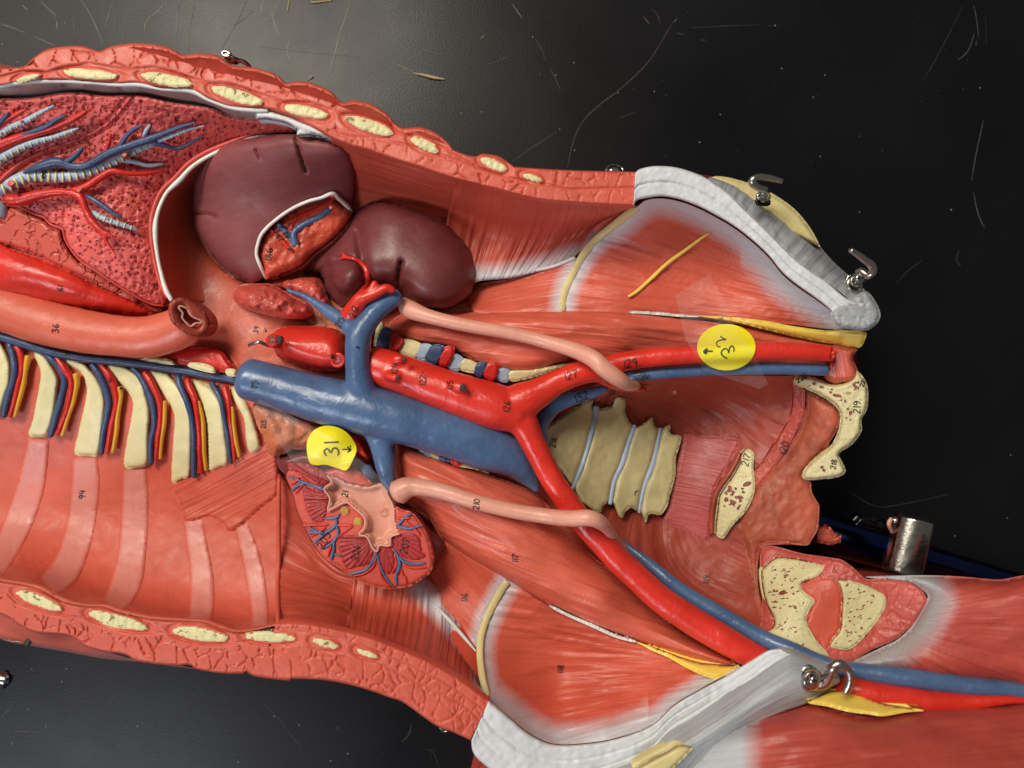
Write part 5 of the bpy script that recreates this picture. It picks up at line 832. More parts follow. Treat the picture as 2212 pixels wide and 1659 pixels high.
# the sacrum is one bone with raised segments; each segment a part of its own
from itertools import product
JS = [np.array([(p[0], p[1]) for p in j]) for j in JO]
sac = relief('sacrum', SAC, M['sacrum'], torso, step=4.5, z=.004, H=.006, R=6, skirt=.006, ang=70,
       mod=lambda X, Y, h, D: h - .0030 * np.exp(-(np.minimum(np.minimum(dseg(X, Y, JS[0]), dseg(X, Y, JS[1])), dseg(X, Y, JS[2])) / 6) ** 2) + .0022 * (fbm(X / 26, Y / 30, 41) - .5))
for j, ws in zip(JO, ((7, 5.5, 4.5, 4.5, 3.5), (3.5, 5, 6, 5, 4.5), (3.5, 4, 6.5, 5, 4, 2.5))): tube('spinal_disc', [(p[0], p[1], q) for p, q in zip(j, ws)], M['lblue'], sac, off=.0082, step=4, seg=10, flat=.6, lump=.35)
relief('pelvic_membrane', T('K', (1480, 430), (1700, 440), (1980, 470), (1940, 580), (1880, 700), (1800, 810), (1760, 900), (1735, 1000), (1730, 1100), (1705, 1370), (1560, 1310), (1400, 1230), (1300, 1160), (1360, 1060), (1375, 980), (1425, 700)), M['sacral'], torso, step=5, z=.001, H=.0025, R=4, ang=12, curved=False)
SYM = T('K', (2030, 558), (2090, 600), (2086, 720), (2102, 860), (2082, 980), (2020, 1100), (1900, 1230), (1830, 1332), (1770, 1312), (1758, 1250), (1780, 1050), (1800, 950), (1900, 800), (1960, 700), (1980, 600))
relief('pubic_bone', SYM, M['creamrd'], torso, step=4, z=.003, H=.005, R=5, skirt=.01)
tube('bone_rim', [(p[0], p[1], 5.5) for p in T('K', (1965, 600), (1930, 690), (1860, 800), (1775, 920), (1735, 1060), (1725, 1180), (1722, 1290))], M['pelv'], torso, off=.003, step=5, seg=8)
for x, y, a, b, an in [(2040, 860, 10, 5, -30), (1990, 905, 6, 4, 20), (1880, 910, 5, 7, 20), (1850, 945, 3, 4, 0), (1905, 950, 4, 7, 30), (2000, 935, 3, 3, 0), (1965, 980, 10, 4, 10), (1855, 1000, 5, 5, 0), (1905, 1035, 9, 7, 20), (1955, 1070, 3, 5, 0), (1975, 1010, 4, 5, 0), (1835, 1055, 2, 2, 0), (1935, 905, 3, 4, 0)]:
    relief('marrow_spot', ellipse(TO['K'][0] + x / 4, TO['K'][1] + y / 4, a * .8, b * .8, an, 8, .5, x), M['marrow'], bpy.data.objects['pubic_bone'], step=2, z=.0086, H=.0003, R=1, skirt=.001)
BD = T('L', (230, -120, 46), (265, 50, 42), (250, 250, 42), (170, 430, 42), (70, 600, 42), (-30, 740, 44), (-170, 880, 40))
bcl = cells(15, 1, 1, 60, (1600, 780, 1740, 1080))
P_ = np.array([(p[0], p[1]) for p in BD]); t_ = np.gradient(P_, axis=0); t_ /= np.linalg.norm(t_, axis=1)[:, None]; n_ = np.stack([-t_[:, 1], t_[:, 0]], -1)
bandU = list(map(tuple, P_ + n_ * 14)); bandD = list(map(tuple, P_ - n_ * 14))
relief('levator_muscle', bandU + bandD[::-1], paint('levator_coral', 'b4483a', .45, lumps=(150, .0006)), torso, step=3.5, z=.0018, H=.002, R=4, skirt=.004, detail=lambda X, Y, D: .0010 * bcl(X, Y) * sm(D / 4))
ORG = T('L', (330, 60), (480, 130), (600, 210), (618, 290), (595, 400), (520, 520), (430, 620), (350, 700), (300, 780), (320, 830), (370, 850), (378, 930), (420, 1010), (442, 1050), (440, 1150), (428, 1260), (380, 1340), (330, 1395), (150, 1372), (0, 1372), (-70, 1410)) + [(1636, 1230), (1642, 1300), (1660, 1340), (1645, 1345), (1628, 1290), (1618, 1220), (1602, 1160), (1600, 1120), (1628, 1060), (1655, 1025), (1690, 992), (1722, 948), (1743, 895), (1744, 855)]
relief('perineum', ORG, M['orange'], torso, step=5, z=.000, H=.004, R=26, skirt=.03, ang=95, detail=lambda X, Y, D: .0024 * (fbm(X / 12, Y / 14, 51) - .5) * sm(D / 8))
PUB = T('H', (240, 1600), (330, 1590), (430, 1610), (560, 1659)) + T('L', (690, -30), (740, -80), (760, -120)) + T('H', (790, 1560), (820, 1595), (855, 1659)) + T('L', (868, 100), (855, 220), (812, 310), (812, 400), (780, 460), (720, 530), (620, 600), (640, 670), (672, 740), (650, 785), (560, 815), (370, 832), (310, 820), (295, 770), (350, 690), (450, 600), (540, 530), (600, 420), (622, 290), (600, 215), (500, 130), (340, 50), (232, 8), (222, -34))
pub = relief('pubic_bone', PUB, M['creamrd'], torso, step=4, z=.004, H=.009, R=9, skirt=.03, detail=lambda X, Y, D: .0016 * (fbm(X / 16, Y / 16, 71) - .5) - .0008 * np.exp(-((D - 5) / 1.6) ** 2))
for x, y, a, b in [(400, 0, 5, 3), (470, 28, 6, 3), (555, 45, 3, 2), (600, 100, 9, 5), (545, 70, 3, 3), (670, 148, 4, 3), (630, 140, 2, 2), (690, 215, 4, 3), (715, 250, 4, 5), (712, 310, 3, 3), (470, 722, 4, 4), (485, 748, 4, 3)]:
    relief('marrow_spot', ellipse(TO['L'][0] + x / 4, TO['L'][1] + y / 4, a * .7, b * .7, 20, 8, .5, x), M['marrow'], pub, step=2, z=.0136, H=.0003, R=1, skirt=.001)
relief('torn_scrap', T('L', (420, 1240), (470, 1235), (510, 1250), (525, 1225), (550, 1250), (570, 1290), (575, 1330), (600, 1305), (632, 1305), (628, 1345), (628, 1370), (590, 1375), (560, 1395), (500, 1385), (400, 1365)), M['psoas'], torso, step=3.5, z=.040, H=.006, R=6, abs_z=True, skirt=.006, curved=False)

# pubic cut face on the right
PC = T('L', (-70, 1480), (0, 1400), (100, 1412), (300, 1465), (480, 1490), (570, 1505), (640, 1520), (740, 1590), (840, 1680)) + T('P', (900, 25), (1000, 20), (1120, 30), (1240, 55), (1310, 95), (1378, 210), (1330, 310), (1250, 420), (1100, 550), (900, 640), (720, 745), (600, 770), (480, 735), (300, 660), (100, 600), (-100, 530), (-60, 400), (-50, 200))
pcl = cells(17, 1, 1, 150, (1630, 1170, 2020, 1430))
relief('pubic_section', PC, paint('section_pink', 'c2544a', .42, lumps=(150, .0006), var=.08), torso, step=4.2, z=.002, H=.006, R=8, skirt=.03, detail=lambda X, Y, D: .0013 * pcl(X, Y) * sm(D / 6))
C1 = T('L', (-60, 1640), (-40, 1590), (20, 1530), (90, 1495), (200, 1502), (330, 1525), (420, 1550), (488, 1580), (450, 1640), (410, 1668)) + T('P', (340, 30), (285, 60), (292, 110), (340, 160), (400, 210), (360, 290), (330, 370), (360, 460), (420, 560), (522, 682), (465, 698), (380, 670), (200, 620), (0, 560), (-70, 520), (40, 440), (52, 380), (0, 270), (-40, 150))
C2 = T('P', (600, 33), (700, 38), (800, 62), (920, 115), (1010, 175), (1012, 270), (950, 380), (880, 470), (800, 560), (720, 628), (640, 636), (540, 608), (560, 540), (620, 470), (635, 330), (640, 180), (620, 90))
for c in (C1, C2):
    o = relief('bone_section', c, M['creamrd'], torso, step=4, z=.008, H=.0045, R=5, skirt=.004)
    rr = random.Random(len(c))
    P = np.array([(p[0], p[1]) for p in c]); lo, hi = P.min(0), P.max(0); k = 0
    while k < (60 if c is C1 else 40):
        x, y = rr.uniform(lo[0], hi[0]), rr.uniform(lo[1], hi[1])
        if not inside(np.array([x]), np.array([y]), P)[0] or dseg(np.array([x]), np.array([y]), P, True)[0] < 9: continue
        relief('marrow_spot', ellipse(x, y, rr.uniform(1.5, 4.5), rr.uniform(.8, 1.8), rr.uniform(-50, 10), 7, .55, k), M['marrow'], o, step=2, z=.0126, H=.0003, R=1, skirt=.001); k += 1
relief('marrow_core', T('P', (420, 20), (500, 12), (580, 22), (618, 80), (636, 180), (634, 330), (618, 465), (560, 540), (535, 600), (510, 640), (440, 560), (350, 440), (340, 370), (385, 260), (404, 210), (330, 140), (292, 90), (330, 45)), M['wall'], torso, step=5, z=.0065, H=.002, R=4)

# thigh
TH = [(1868, 1246), (1950, 1243), (2050, 1244), (2150, 1252), (2260, 1262), (2260, 1498), (2180, 1488), (2100, 1478), (2000, 1468), (1930, 1458), (1860, 1450), (1830, 1440), (1850, 1424), (1900, 1400), (1940, 1380), (1975, 1345), (2000, 1300), (2003, 1285), (1985, 1270), (1960, 1255), (1920, 1252)]
TJ = [(1880, 1250), (1960, 1258), (1990, 1275), (2003, 1295), (1975, 1345), (1930, 1385), (1880, 1410), (1840, 1430)]
def uvT(X, Y):
    dx = X - 1860; dy = Y - 1340; r = np.hypot(dx, dy); a = np.arctan2(dy, dx); return np.stack([r / 100, a * 4.6], -1)
relief('thigh_muscle', TH, M['thigh'], torso, step=6, z=.002, H=.020, R=60, skirt=.05, uvf=uvT, rid=(.0010, 3), fade=lambda X, Y, D: np.clip(1.15 - dseg(X, Y, TJ) / 75, 0, 1))
# lower thigh, near the camera
TL = [(1560, 1580), (1640, 1555), (1700, 1535), (1760, 1518), (1800, 1530), (1880, 1548), (1950, 1535), (2020, 1525), (2120, 1520), (2260, 1520), (2260, 1720), (1400, 1720), (1450, 1650)]
relief('thigh_muscle', TL, M['thigh'], torso, step=8, z=.002, H=.016, R=50, skirt=.05, ang=-6, rid=(.0009, 2.5), fade=lambda X, Y, D: np.clip(1.0 - (X - 1590) / 70, 0, 1))
# lower iliac crest and inguinal band
BI = [(1056, 1514), (1078, 1532), (1106, 1556), (1143, 1586), (1193, 1608), (1256, 1608), (1331, 1596), (1406, 1568), (1456, 1524), (1506, 1494), (1568, 1460), (1620, 1428), (1659, 1405), (1685, 1402)]
BO = [(1018, 1600), (1022, 1625), (1042, 1648), (1090, 1680), (1160, 1700), (1240, 1700), (1330, 1672), (1400, 1640), (1450, 1590), (1500, 1560), (1570, 1512), (1630, 1465), (1680, 1430), (1710, 1415)]
def lbd(X, Y, U, V):
    e = np.minimum(V, 1 - V); return -.0016 * (1 - sm(e / .07)) ** 2 - .0012 * np.exp(-((V - .36) / .025) ** 2) - .0010 * np.exp(-((V - .68) / .025) ** 2) + .0012 * (fbm(X / 12, Y / 12, 62) - .5)
loft('iliac_crest_section', [(BI, [.115] * 8 + [.112, .115, .118]), (BO, [.115] * 8 + [.116, .12, .12])], M['wband'], torso, 160, 28, detail=lbd, skirt=.018)
GI2 = [(1240, 1702), (1330, 1674), (1400, 1642), (1450, 1592), (1500, 1562), (1570, 1514), (1630, 1467), (1680, 1432), (1712, 1416), (1760, 1432), (1796, 1444), (1815, 1462)]
GO2 = [(1400, 1760), (1440, 1730), (1480, 1690), (1520, 1640), (1560, 1608), (1606, 1580), (1659, 1553), (1700, 1536), (1746, 1518), (1772, 1502), (1790, 1488), (1815, 1474)]
loft('inguinal_band', [(GI2, .1205), ([((a[0] + b[0]) / 2, (a[1] + b[1]) / 2) for a, b in zip(GI2, GO2)], .128), (GO2, .124)], M['wgrey'], torso, 120, 22, skirt=.012)
relief('iliac_bone', T('O', (1560, 1482), (1500, 1462), (1430, 1465), (1350, 1512), (1200, 1590), (1050, 1700), (1250, 1760), (1420, 1640), (1520, 1540)), M['crest'], torso, step=5, z=.128, H=.006, R=10, abs_z=True, skirt=.01)

# ================================================================== metal fittings on the model
def screw(x, y, r, z, parent):
    o = relief('screw', ellipse(x, y, r, r, 0, 14, 0), M['chrome'], parent, step=2.2, z=z, H=.0022, R=r * .8, abs_z=True, skirt=.003)
    for dx, dy in ((1, 0), (0, 1)): 
        V, F, uv = tube_geo([(x - dx * r * .45, y - dy * r * .45, 1.0, z + .0023), (x + dx * r * .45, y + dy * r * .45, 1.0, z + .0023)], step=2, seg=5); raw('screw_slot', V, [f[::-1] for f in F], M['steel'], o, uv)
def washer(name, x, y, a, b, ang, z, r=3, mat='chrome'):
    c, s = math.cos(math.radians(ang)), math.sin(math.radians(ang)); P = []
    for i in range(17):
        t = i * math.pi / 8; u, v = a * math.cos(t), b * math.sin(t); P.append((x + u * c - v * s, y + u * s + v * c, r, z))
    return tube(name, P, M[mat], torso, step=3, seg=10, cap=False)
h = washer('hook_washer', 489, 117, 9, 5, 20, .085, 4); relief('hook_plate', ellipse(489, 119, 12, 8, 25, 12, 0), M['chrome'], h, step=3, z=.082, H=.003, R=4, abs_z=True, skirt=.006)
tube('metal_hook', [(500, 124, 5, .084), (514, 130, 4.5, .080), (525, 133, 5, .078), (537, 141, 4, .074), (541, 146, 3, .070)], M['chrome'], torso, step=3, seg=10)
washer('hook_washer', 505, 130, 10, 5, 30, .075, 3.2, 'steel')
relief('metal_stud', ellipse(1327, 368, 19, 13, 5, 14, 0), M['chrome'], torso, step=3, z=.090, H=.008, R=12, abs_z=True, skirt=.02)
relief('metal_stud', ellipse(959, 1573, 11, 8, 10, 12, 0), M['chrome'], torso, step=3, z=.088, H=.006, R=7, abs_z=True, skirt=.02)
tube('metal_pin', [(74, 1361, 6, .100), (66, 1374, 6.5, .098), (59, 1391, 6, .096), (57, 1395, 4, .096)], M['chrome'], torso, step=3, seg=12)
# hook c
w1 = washer('hook_washer', 1648, 436, 14, 5, 8, .112, 4.5, 'steel'); washer('hook_washer', 1649, 424, 13, 6, 8, .118, 4.2)
tube('metal_hook', [(1652, 424, 9, .120), (1655, 411, 8, .128), (1640, 405, 9, .131), (1627, 397, 9, .133), (1626, 388, 8.5, .134), (1640, 382, 7.5, .134), (1662, 384, 7, .134), (1689, 391, 5, .134)], M['chrome'], torso, step=3, seg=12)
# hook d
washer('hook_washer', 1845, 616, 15, 12, 50, .113, 5); washer('hook_washer', 1844, 624, 17, 12, 50, .108, 3.5, 'steel')
k1 = relief('hook_plate', ellipse(1848, 606, 15, 16, 0, 12, 0), M['chrome'], torso, step=3, z=.112, H=.006, R=6, abs_z=True, skirt=.006); screw(1857, 600, 12, .119, k1)
tube('metal_hook', [(1853, 590, 6.5, .118), (1858, 584, 8, .120), (1874, 594, 9.5, .122), (1885, 588, 9.5, .124), (1883, 573, 9, .126), (1868, 561, 8, .128), (1852, 549, 7, .130), (1838, 540, 6, .132)], M['chrome'], torso, step=3, seg=12)
# hook f at the groin
k2 = relief('hook_plate', ellipse(1754, 1470, 24, 25, 20, 14, 0), M['chrome'], torso, step=3, z=.128, H=.007, R=9, abs_z=True, skirt=.008); screw(1759, 1471, 13, .1355, k2)
tube('metal_hook', [(1764, 1478, 14, .130), (1782, 1473, 13, .133), (1792, 1458, 11, .136), (1798, 1443, 11, .138), (1812, 1434, 10.5, .139), (1828, 1442, 10, .139), (1836, 1458, 9.5, .139), (1834, 1478, 9, .138), (1826, 1495, 8, .137)], M['chrome'], torso, step=3, seg=14)
tube('wire_loop', [(585, 748, 3.6, .080), (573, 744, 3.8, .083), (560, 739, 3.8, .085), (548, 742, 3.8, .084), (538, 746, 3.6, .082)], M['chrome'], torso, step=2, seg=10)

# ================================================================== stand rod behind the model
st = thing('support_rod', 'dark blue steel support rod with a chrome sleeve lying beside the model hip', 'support rod')
tube('rod', [(1700, 1128, 44, .022), (1780, 1150, 43, .022), (1900, 1185, 40, .022), (2000, 1213, 36, .022), (2120, 1248, 34, .022), (2280, 1295, 33, .022)], M['rodblue'], st, step=20, seg=28)
def cyl(name, x0, y0, x1, y1, z, r, mat, parent, seg=40):
    a = Vector(W(x0, y0, z)); b = Vector(W(x1, y1, z)); d = (b - a).normalized(); s = d.cross(Vector((0, 0, 1))).normalized(); u = s.cross(d); V = []; pr = [(.0, .88), (.002, .90), (.02, .99), (.035, 1.0), (.06, 1.0), (.94, 1.0), (.97, 1.0), (.985, .97), (.998, .93), (1, .91)]; L = (b - a).length
    for f, k in pr:
        for i in range(seg): t = 2 * math.pi * i / seg; V.append(a + d * L * f + (s * math.cos(t) + u * math.sin(t)) * r * k)
    F = []
    for j in range(len(pr) - 1):
        for i in range(seg): k = (i + 1) % seg; F.append((j * seg + i, j * seg + k, (j + 1) * seg + k, (j + 1) * seg + i))
    F.append(tuple(range(seg))[::-1]); F.append(tuple((len(pr) - 1) * seg + i for i in range(seg))); return raw(name, V, F, M[mat], parent)
cyl('sleeve', 1976, 1118, 1946, 1238, .062, .0105, 'chrome', st)
relief('bracket', [(1848, 1128), (1860, 1114), (1900, 1118), (1925, 1130), (1930, 1155), (1845, 1132)], M['steel'], st, step=4, z=.050, H=.004, R=5, abs_z=True, skirt=.01, curved=False)
tube('bolt', [(1922, 1122, 9, .060), (1936, 1125, 10, .062), (1945, 1128, 8, .062)], M['chrome'], st, step=3, seg=12); tube('weld', [(1925, 1120, 4, .066), (1920, 1132, 5, .066), (1926, 1150, 3, .062)], M['pink'], st, step=2, seg=8, lump=.4)
fit = thing('chrome_fitting', 'small black and chrome fitting at the left edge of the picture below the model', 'metal fitting')
tube('collar', [(-30, 1458, 14, .03), (5, 1466, 14, .03), (18, 1470, 13, .03)], M['chrome'], fit, step=4, seg=18); tube('rim', [(14, 1450, 4, .034), (20, 1468, 4, .036), (10, 1484, 4, .034)], M['steel'], fit, step=3, seg=10)

# ================================================================== straw bits on the bench
def bit(pts, mat='straw'):
    q = [(p[0], p[1], p[2], p[2] * KP * HC * .9) for p in pts]; V, F, uv = tube_geo(q, step=4, seg=6, lump=.4); return raw('straw_fragment', V, [f[::-1] for f in F], M[mat], None, uv)
tag(bit(T('B', (1360, 632, 4), (1450, 650, 11), (1540, 672, 14), (1625, 685, 8))), 'flattened pale straw fragment alone in the middle of the bench above the model', 'straw')
tag(bit(T('B', (480, 15, 9), (500, 22, 7), (600, 10, 6), (660, 2, 5))), 'bent pale straw fragment lying at the very top of the picture', 'straw'); tag(bit(T('B', (440, 700, 3), (465, 680, 6), (490, 660, 10))), 'tiny straw fragment touching the outer edge of the chest wall', 'straw')
tag(bit(T('B', (290, 0, 5), (280, 40, 5), (272, 95, 4))), 'thin brown straw fragment upright near the top edge of the bench', 'straw')
for o in list(bpy.data.objects):
    if o.name.startswith('straw_fragment'): o['group'] = 'straw fragments on the bench'

# ================================================================== things laid on the surface: ink, stickers, tape
bpy.context.view_layer.update(); DG = bpy.context.evaluated_depsgraph_get()
def hit(x, y):
    d = Vector(W(x, y, 0)) - Vector((0, 0, HC)); ok, loc, nr, *_ = SC.ray_cast(DG, Vector((0, 0, HC)), d.normalized()); return loc.z if ok else 0.0
def patch_on(name, outline, mat, parent, step, relax, lift, curved=True, zmod=None):
    B = cr(outline, step, True) if curved else np.vstack([cr([outline[i], outline[(i + 1) % len(outline)]], step)[:-1] for i in range(len(outline))]); B = B[:, :2]
    lo, hi = B.min(0), B.max(0); nx = int((hi[0] - lo[0]) / step) + 3; ny = int((hi[1] - lo[1]) / step) + 3
    gx = lo[0] - step + np.arange(nx) * step; gy = lo[1] - step + np.arange(ny) * step; Hh = np.array([[hit(x, y) for x in gx] for y in gy]); Z = np.full_like(Hh, Hh.max())
    for _ in range(relax): P = np.pad(Z, 1, mode='edge'); Z = np.maximum(Hh, (P[:-2, 1:-1] + P[2:, 1:-1] + P[1:-1, :-2] + P[1:-1, 2:]) / 4 - .00006)
    def zf(X, Y):
        u = np.clip((X - gx[0]) / step, 0, nx - 1.001); v = np.clip((Y - gy[0]) / step, 0, ny - 1.001); i = u.astype(int); j = v.astype(int); a = u - i; b = v - j
        z = (Z[j, i] * (1 - a) + Z[j, i + 1] * a) * (1 - b) + (Z[j + 1, i] * (1 - a) + Z[j + 1, i + 1] * a) * b + lift
        return z + (zmod(X, Y) if zmod else 0)
    return relief(name, [tuple(b) for b in B], mat, parent, step=step * .9, z=zf, abs_z=True, skirt=0, curved=False), zf
GL = {'0': [[(.3, 0), (.05, .3), (.05, .7), (.3, 1), (.55, .7), (.55, .3), (.3, 0)]], '1': [[(.3, 0), (.3, 1)]], '2': [[(.05, .22), (.25, 0), (.5, .12), (.48, .4), (.02, 1), (.6, .95)]], '3': [[(.05, .1), (.35, 0), (.52, .2), (.25, .42), (.55, .62), (.5, .9), (.2, 1), (0, .88)]],
      '4': [[(.12, 0), (.06, .55), (.6, .5)], [(.46, .15), (.4, 1)]], '5': [[(.55, 0), (.12, .02), (.08, .42), (.4, .4), (.56, .68), (.35, 1), (0, .92)]], '6': [[(.5, 0), (.15, .35), (.05, .75), (.3, 1), (.55, .78), (.38, .55), (.08, .72)]], '7': [[(0, .02), (.6, 0), (.3, .5), (.22, 1)]],
      '8': [[(.3, .48), (.08, .25), (.3, 0), (.5, .22), (.3, .48), (.05, .75), (.3, 1), (.56, .75), (.3, .48)]], '9': [[(.52, .3), (.3, .5), (.06, .28), (.3, 0), (.53, .2), (.5, .6), (.35, 1)]], '.': [[(.05, .92), (.12, 1)]], '-': [[(.05, .5), (.4, .5)]], ',': [[(.1, .9), (.05, 1.1)]],
      '>': [[(0, .5), (1.0, .5)], [(.6, .15), (1.05, .5), (.65, .85)]], 'c': [[(.5, .1), (.1, .2), (.05, .8)]], 'v': [[(0, 0), (.6, .8)], [(.1, .85), (.65, .85), (.6, .25)]]}
def write(s, x, y, hgt, ang, parent, mat='ink', hw=1.05, zf=None, name='number_mark', lift=.0003):
    c, sn = math.cos(math.radians(ang)), math.sin(math.radians(ang)); wtot = sum(.34 if ch in '1.,' else 1.15 if ch == '>' else .78 for ch in s); u = -wtot / 2; V = []; F = []
    rr = random.Random(int(x * 7 + y))
    for ch in s:
        wd = .34 if ch in '1.,' else 1.15 if ch == '>' else .78; sh = (-.15 if ch == '1' else 0)
        for stk in GL[ch]:
            P = cr([((u + sh + a + rr.uniform(-.03, .03)) * hgt, (b - .5 + rr.uniform(-.03, .03)) * hgt) for a, b in stk], 1.6); P = np.stack([x + P[:, 0] * c - P[:, 1] * sn, y + P[:, 0] * sn + P[:, 1] * c], -1)
            t = np.gradient(P, axis=0); t /= np.linalg.norm(t, axis=1)[:, None] + 1e-9; n = np.stack([-t[:, 1], t[:, 0]], -1) * hw; n0 = len(V)
            for p, q in zip(P, n):
                for sgn in (1, -1):
                    X, Y = p + q * sgn; z = (hit(X, Y) if zf is None else float(zf(np.array([X]), np.array([Y]))[0])) + lift; V.append(W(X, Y, z))
            F += [(n0 + 2 * i, n0 + 2 * i + 1, n0 + 2 * i + 3, n0 + 2 * i + 2) for i in range(len(P) - 1)]
        u += wd
    return raw(name, V, F, M[mat], parent)
for s, x, y, hg, an in [('100', 94, 377, 10, -90), ('61', 129, 622, 13, -85), ('36.', 119, 706, 14, -88), ('94', 177, 1067, 14, -90), ('6', 41, 420, 9, -60), ('71.', 146, 762, 8, -80), ('60', 237, 821, 7, -60), ('10', 262, 838, 7, -60), ('75', 550, 830, 12, -90), ('212', 764, 672, 14, -72), ('215', 734, 695, 13, -62), ('39', 553, 711, 10, -75), ('123', 585, 733, 10, -75), ('181', 718, 770, 7, -100), ('124', 852, 795, 13, -85), ('122-', 913, 815, 13, -88), ('5', 773, 750, 7, -60),
                        ('125', 972, 831, 11, -90), ('126', 1095, 877, 14, -85), ('127', 1235, 810, 17, -14), ('129.', 1366, 784, 17, -8), ('130', 1397, 816, 10, -8), ('132', 1257, 857, 17, -22), ('28', 1323, 849, 9, -10), ('216,', 1196, 952, 13, -78), ('217', 1612, 992, 15, -72), ('117', 1113, 1205, 13, -86), ('118', 1211, 1444, 13, -84), ('116.', 1003, 1287, 14, -84), ('119.', 1526, 1248, 14, -80), ('120', 1694, 966, 16, -75),
                        ('219.', 1851, 876, 15, -86), ('218', 1801, 1002, 12, -80), ('220', 1732, 816, 11, -30), ('221', 1864, 826, 9, -70), ('210', 1029, 1088, 13, -84), ('205', 700, 1166, 17, -62), ('206.', 769, 1190, 15, -80), ('207', 875, 1178, 15, -76), ('21', 745, 1066, 13, -78), ('213', 569, 916, 10, -88), ('186', 580, 548, 16, -86), ('187', 603, 514, 9, 58), ('188', 619, 507, 9, -122), ('c', 1376, 1066, 12, 0)]:
    write(s, x, y, hg, an, torso)
write('v', 573, 713, 9, 20, torso, hw=.8)
# yellow stickers with pen numbers
stk = patch_on('yellow_sticker', T('J', (438, 560), (450, 470), (500, 400), (590, 361), (690, 370), (775, 412), (835, 480), (869, 560), (840, 650), (782, 743), (700, 726), (600, 697), (520, 702), (462, 675)), M['sticker'], None, 4.0, 260, .0016, zmod=lambda X, Y: .0022 * np.sin((X + Y) / 26) + .0055 * sm((Y - 985) / 30) + .003 * sm((X - 735) / 30) * sm((Y - 960) / 30))
s31, zf31 = stk; tag(s31, 'round yellow sticker with the handwritten number 31 and a small arrow, above the opened kidney', 'sticker', 'numbered round stickers')
write('31', 716, 968, 31, -92, s31, hw=1.5, zf=zf31, name='pen_number', lift=.0004); write('>', 749, 971, 17, 0, s31, hw=1.3, zf=zf31, name='pen_arrow', lift=.0004); write('-', 758, 966, 12, 60, s31, hw=1.1, zf=zf31, name='pen_arrow', lift=.0004)
s32, zf32 = patch_on('yellow_sticker', [(1569 + 63 * math.cos(a), 750 + 50 * math.sin(a)) for a in [i * math.pi / 14 for i in range(28)]], M['sticker'], None, 4.0, 300, .0012); tag(s32, 'round yellow sticker with the handwritten number 32 and an arrow, stuck across the iliac artery', 'sticker', 'numbered round stickers')
def penline(pts, zf, parent, hw, name):
    P = cr(pts, 1.8)[:, :2]; t = np.gradient(P, axis=0); t /= np.linalg.norm(t, axis=1)[:, None] + 1e-9; n = np.stack([-t[:, 1], t[:, 0]], -1) * hw; A = P + n; B = P - n; m = len(P)
    V = np.vstack([WN(A[:, 0], A[:, 1], zf(A[:, 0], A[:, 1]) + .0004), WN(B[:, 0], B[:, 1], zf(B[:, 0], B[:, 1]) + .0004)]); return raw(name, V, [(i, i + 1, m + i + 1, m + i) for i in range(m - 1)], M['ink'], parent)
penline(T('G', (1800, 1245), (1822, 1262), (1850, 1275), (1805, 1278), (1768, 1298), (1775, 1330), (1800, 1338)), zf32, s32, 1.3, 'pen_number'); penline(T('G', (1860, 1438), (1820, 1415), (1808, 1382), (1840, 1352), (1865, 1365), (1872, 1390), (1880, 1350), (1900, 1328), (1918, 1350), (1915, 1380)), zf32, s32, 1.4, 'pen_number')
penline(T('G', (1735, 1375), (1700, 1375), (1665, 1382)), zf32, s32, 1.5, 'pen_arrow'); penline(T('G', (1690, 1355), (1658, 1378), (1682, 1398)), zf32, s32, 2.2, 'pen_arrow')
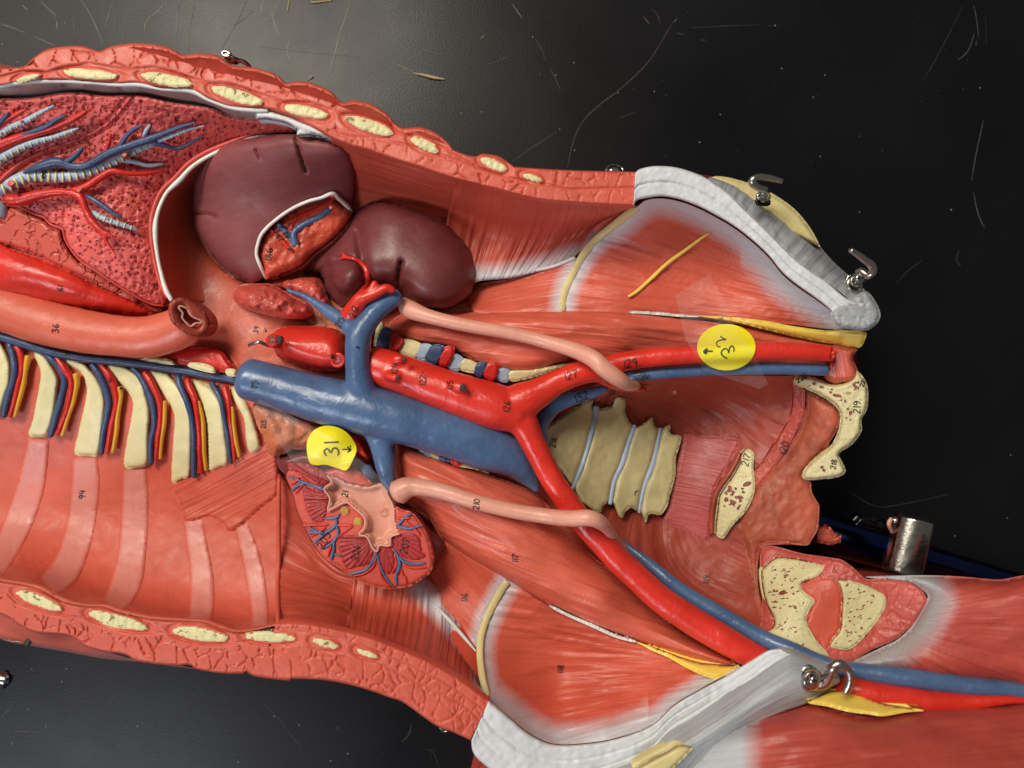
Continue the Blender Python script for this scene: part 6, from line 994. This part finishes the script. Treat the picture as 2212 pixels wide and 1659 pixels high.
tm = bpy.data.materials.new('clear_tape'); tm.use_nodes = True; N = tm.node_tree.nodes; L = tm.node_tree.links; P = N['Principled BSDF']; P.inputs['Base Color'].default_value = (.85, .8, .78, 1); P.inputs['Roughness'].default_value = .18; P.inputs['Coat Weight'].default_value = 1; P.inputs['Coat Roughness'].default_value = .08; tr = N.new('ShaderNodeBsdfTransparent'); mx = N.new('ShaderNodeMixShader')
tcn = N.new('ShaderNodeTexCoord'); nn = N.new('ShaderNodeTexNoise'); nn.inputs['Scale'].default_value = 55; L.new(tcn.outputs['Object'], nn.inputs['Vector']); mr = N.new('ShaderNodeMapRange'); mr.inputs[1].default_value = .35; mr.inputs[2].default_value = .7; mr.inputs[3].default_value = .03; mr.inputs[4].default_value = .12; L.new(nn.outputs['Fac'], mr.inputs[0])
bb = N.new('ShaderNodeBump'); bb.inputs['Distance'].default_value = .0015; L.new(nn.outputs['Fac'], bb.inputs['Height']); L.new(bb.outputs['Normal'], P.inputs['Normal'])
L.new(mr.outputs[0], mx.inputs[0]); L.new(tr.outputs[0], mx.inputs[1]); L.new(P.outputs[0], mx.inputs[2]); L.new(mx.outputs[0], N['Material Output'].inputs['Surface'])
DG.update() if hasattr(DG, 'update') else None; bpy.context.view_layer.update(); DG = bpy.context.evaluated_depsgraph_get()
def zig(a, b, n, amp):
    out = []; a = np.array(a, float); b = np.array(b, float); t = (b - a) / np.linalg.norm(b - a); nn_ = np.array([-t[1], t[0]])
    for i in range(n): out.append(tuple(a + (b - a) * (i + .5) / n + nn_ * amp * (1 if i % 2 else -1)))
    return out
t1, _ = patch_on('adhesive_tape', [(553, 920), (545, 890), (560, 862), (700, 935), (800, 1010), (853, 1063)] + zig((852, 1062), (788, 1118), 12, 2) + [(755, 1058), (670, 1022), (634, 1000), (590, 940)], tm, None, 5, 200, .0008, curved=False); tag(t1, 'strip of clear adhesive tape holding the sticker numbered 31 over the opened kidney', 'tape', 'clear tape strips')
t2, _ = patch_on('adhesive_tape', zig((1456, 638), (1536, 590), 14, 1.4) + [(1560, 640), (1595, 720), (1625, 760), (1660, 830), (1640, 840), (1520, 800), (1480, 730)], tm, None, 5, 200, .0009, curved=False); tag(t2, 'strip of clear adhesive tape holding the sticker numbered 32 over muscle and artery', 'tape', 'clear tape strips')
SC.render.film_transparent = False
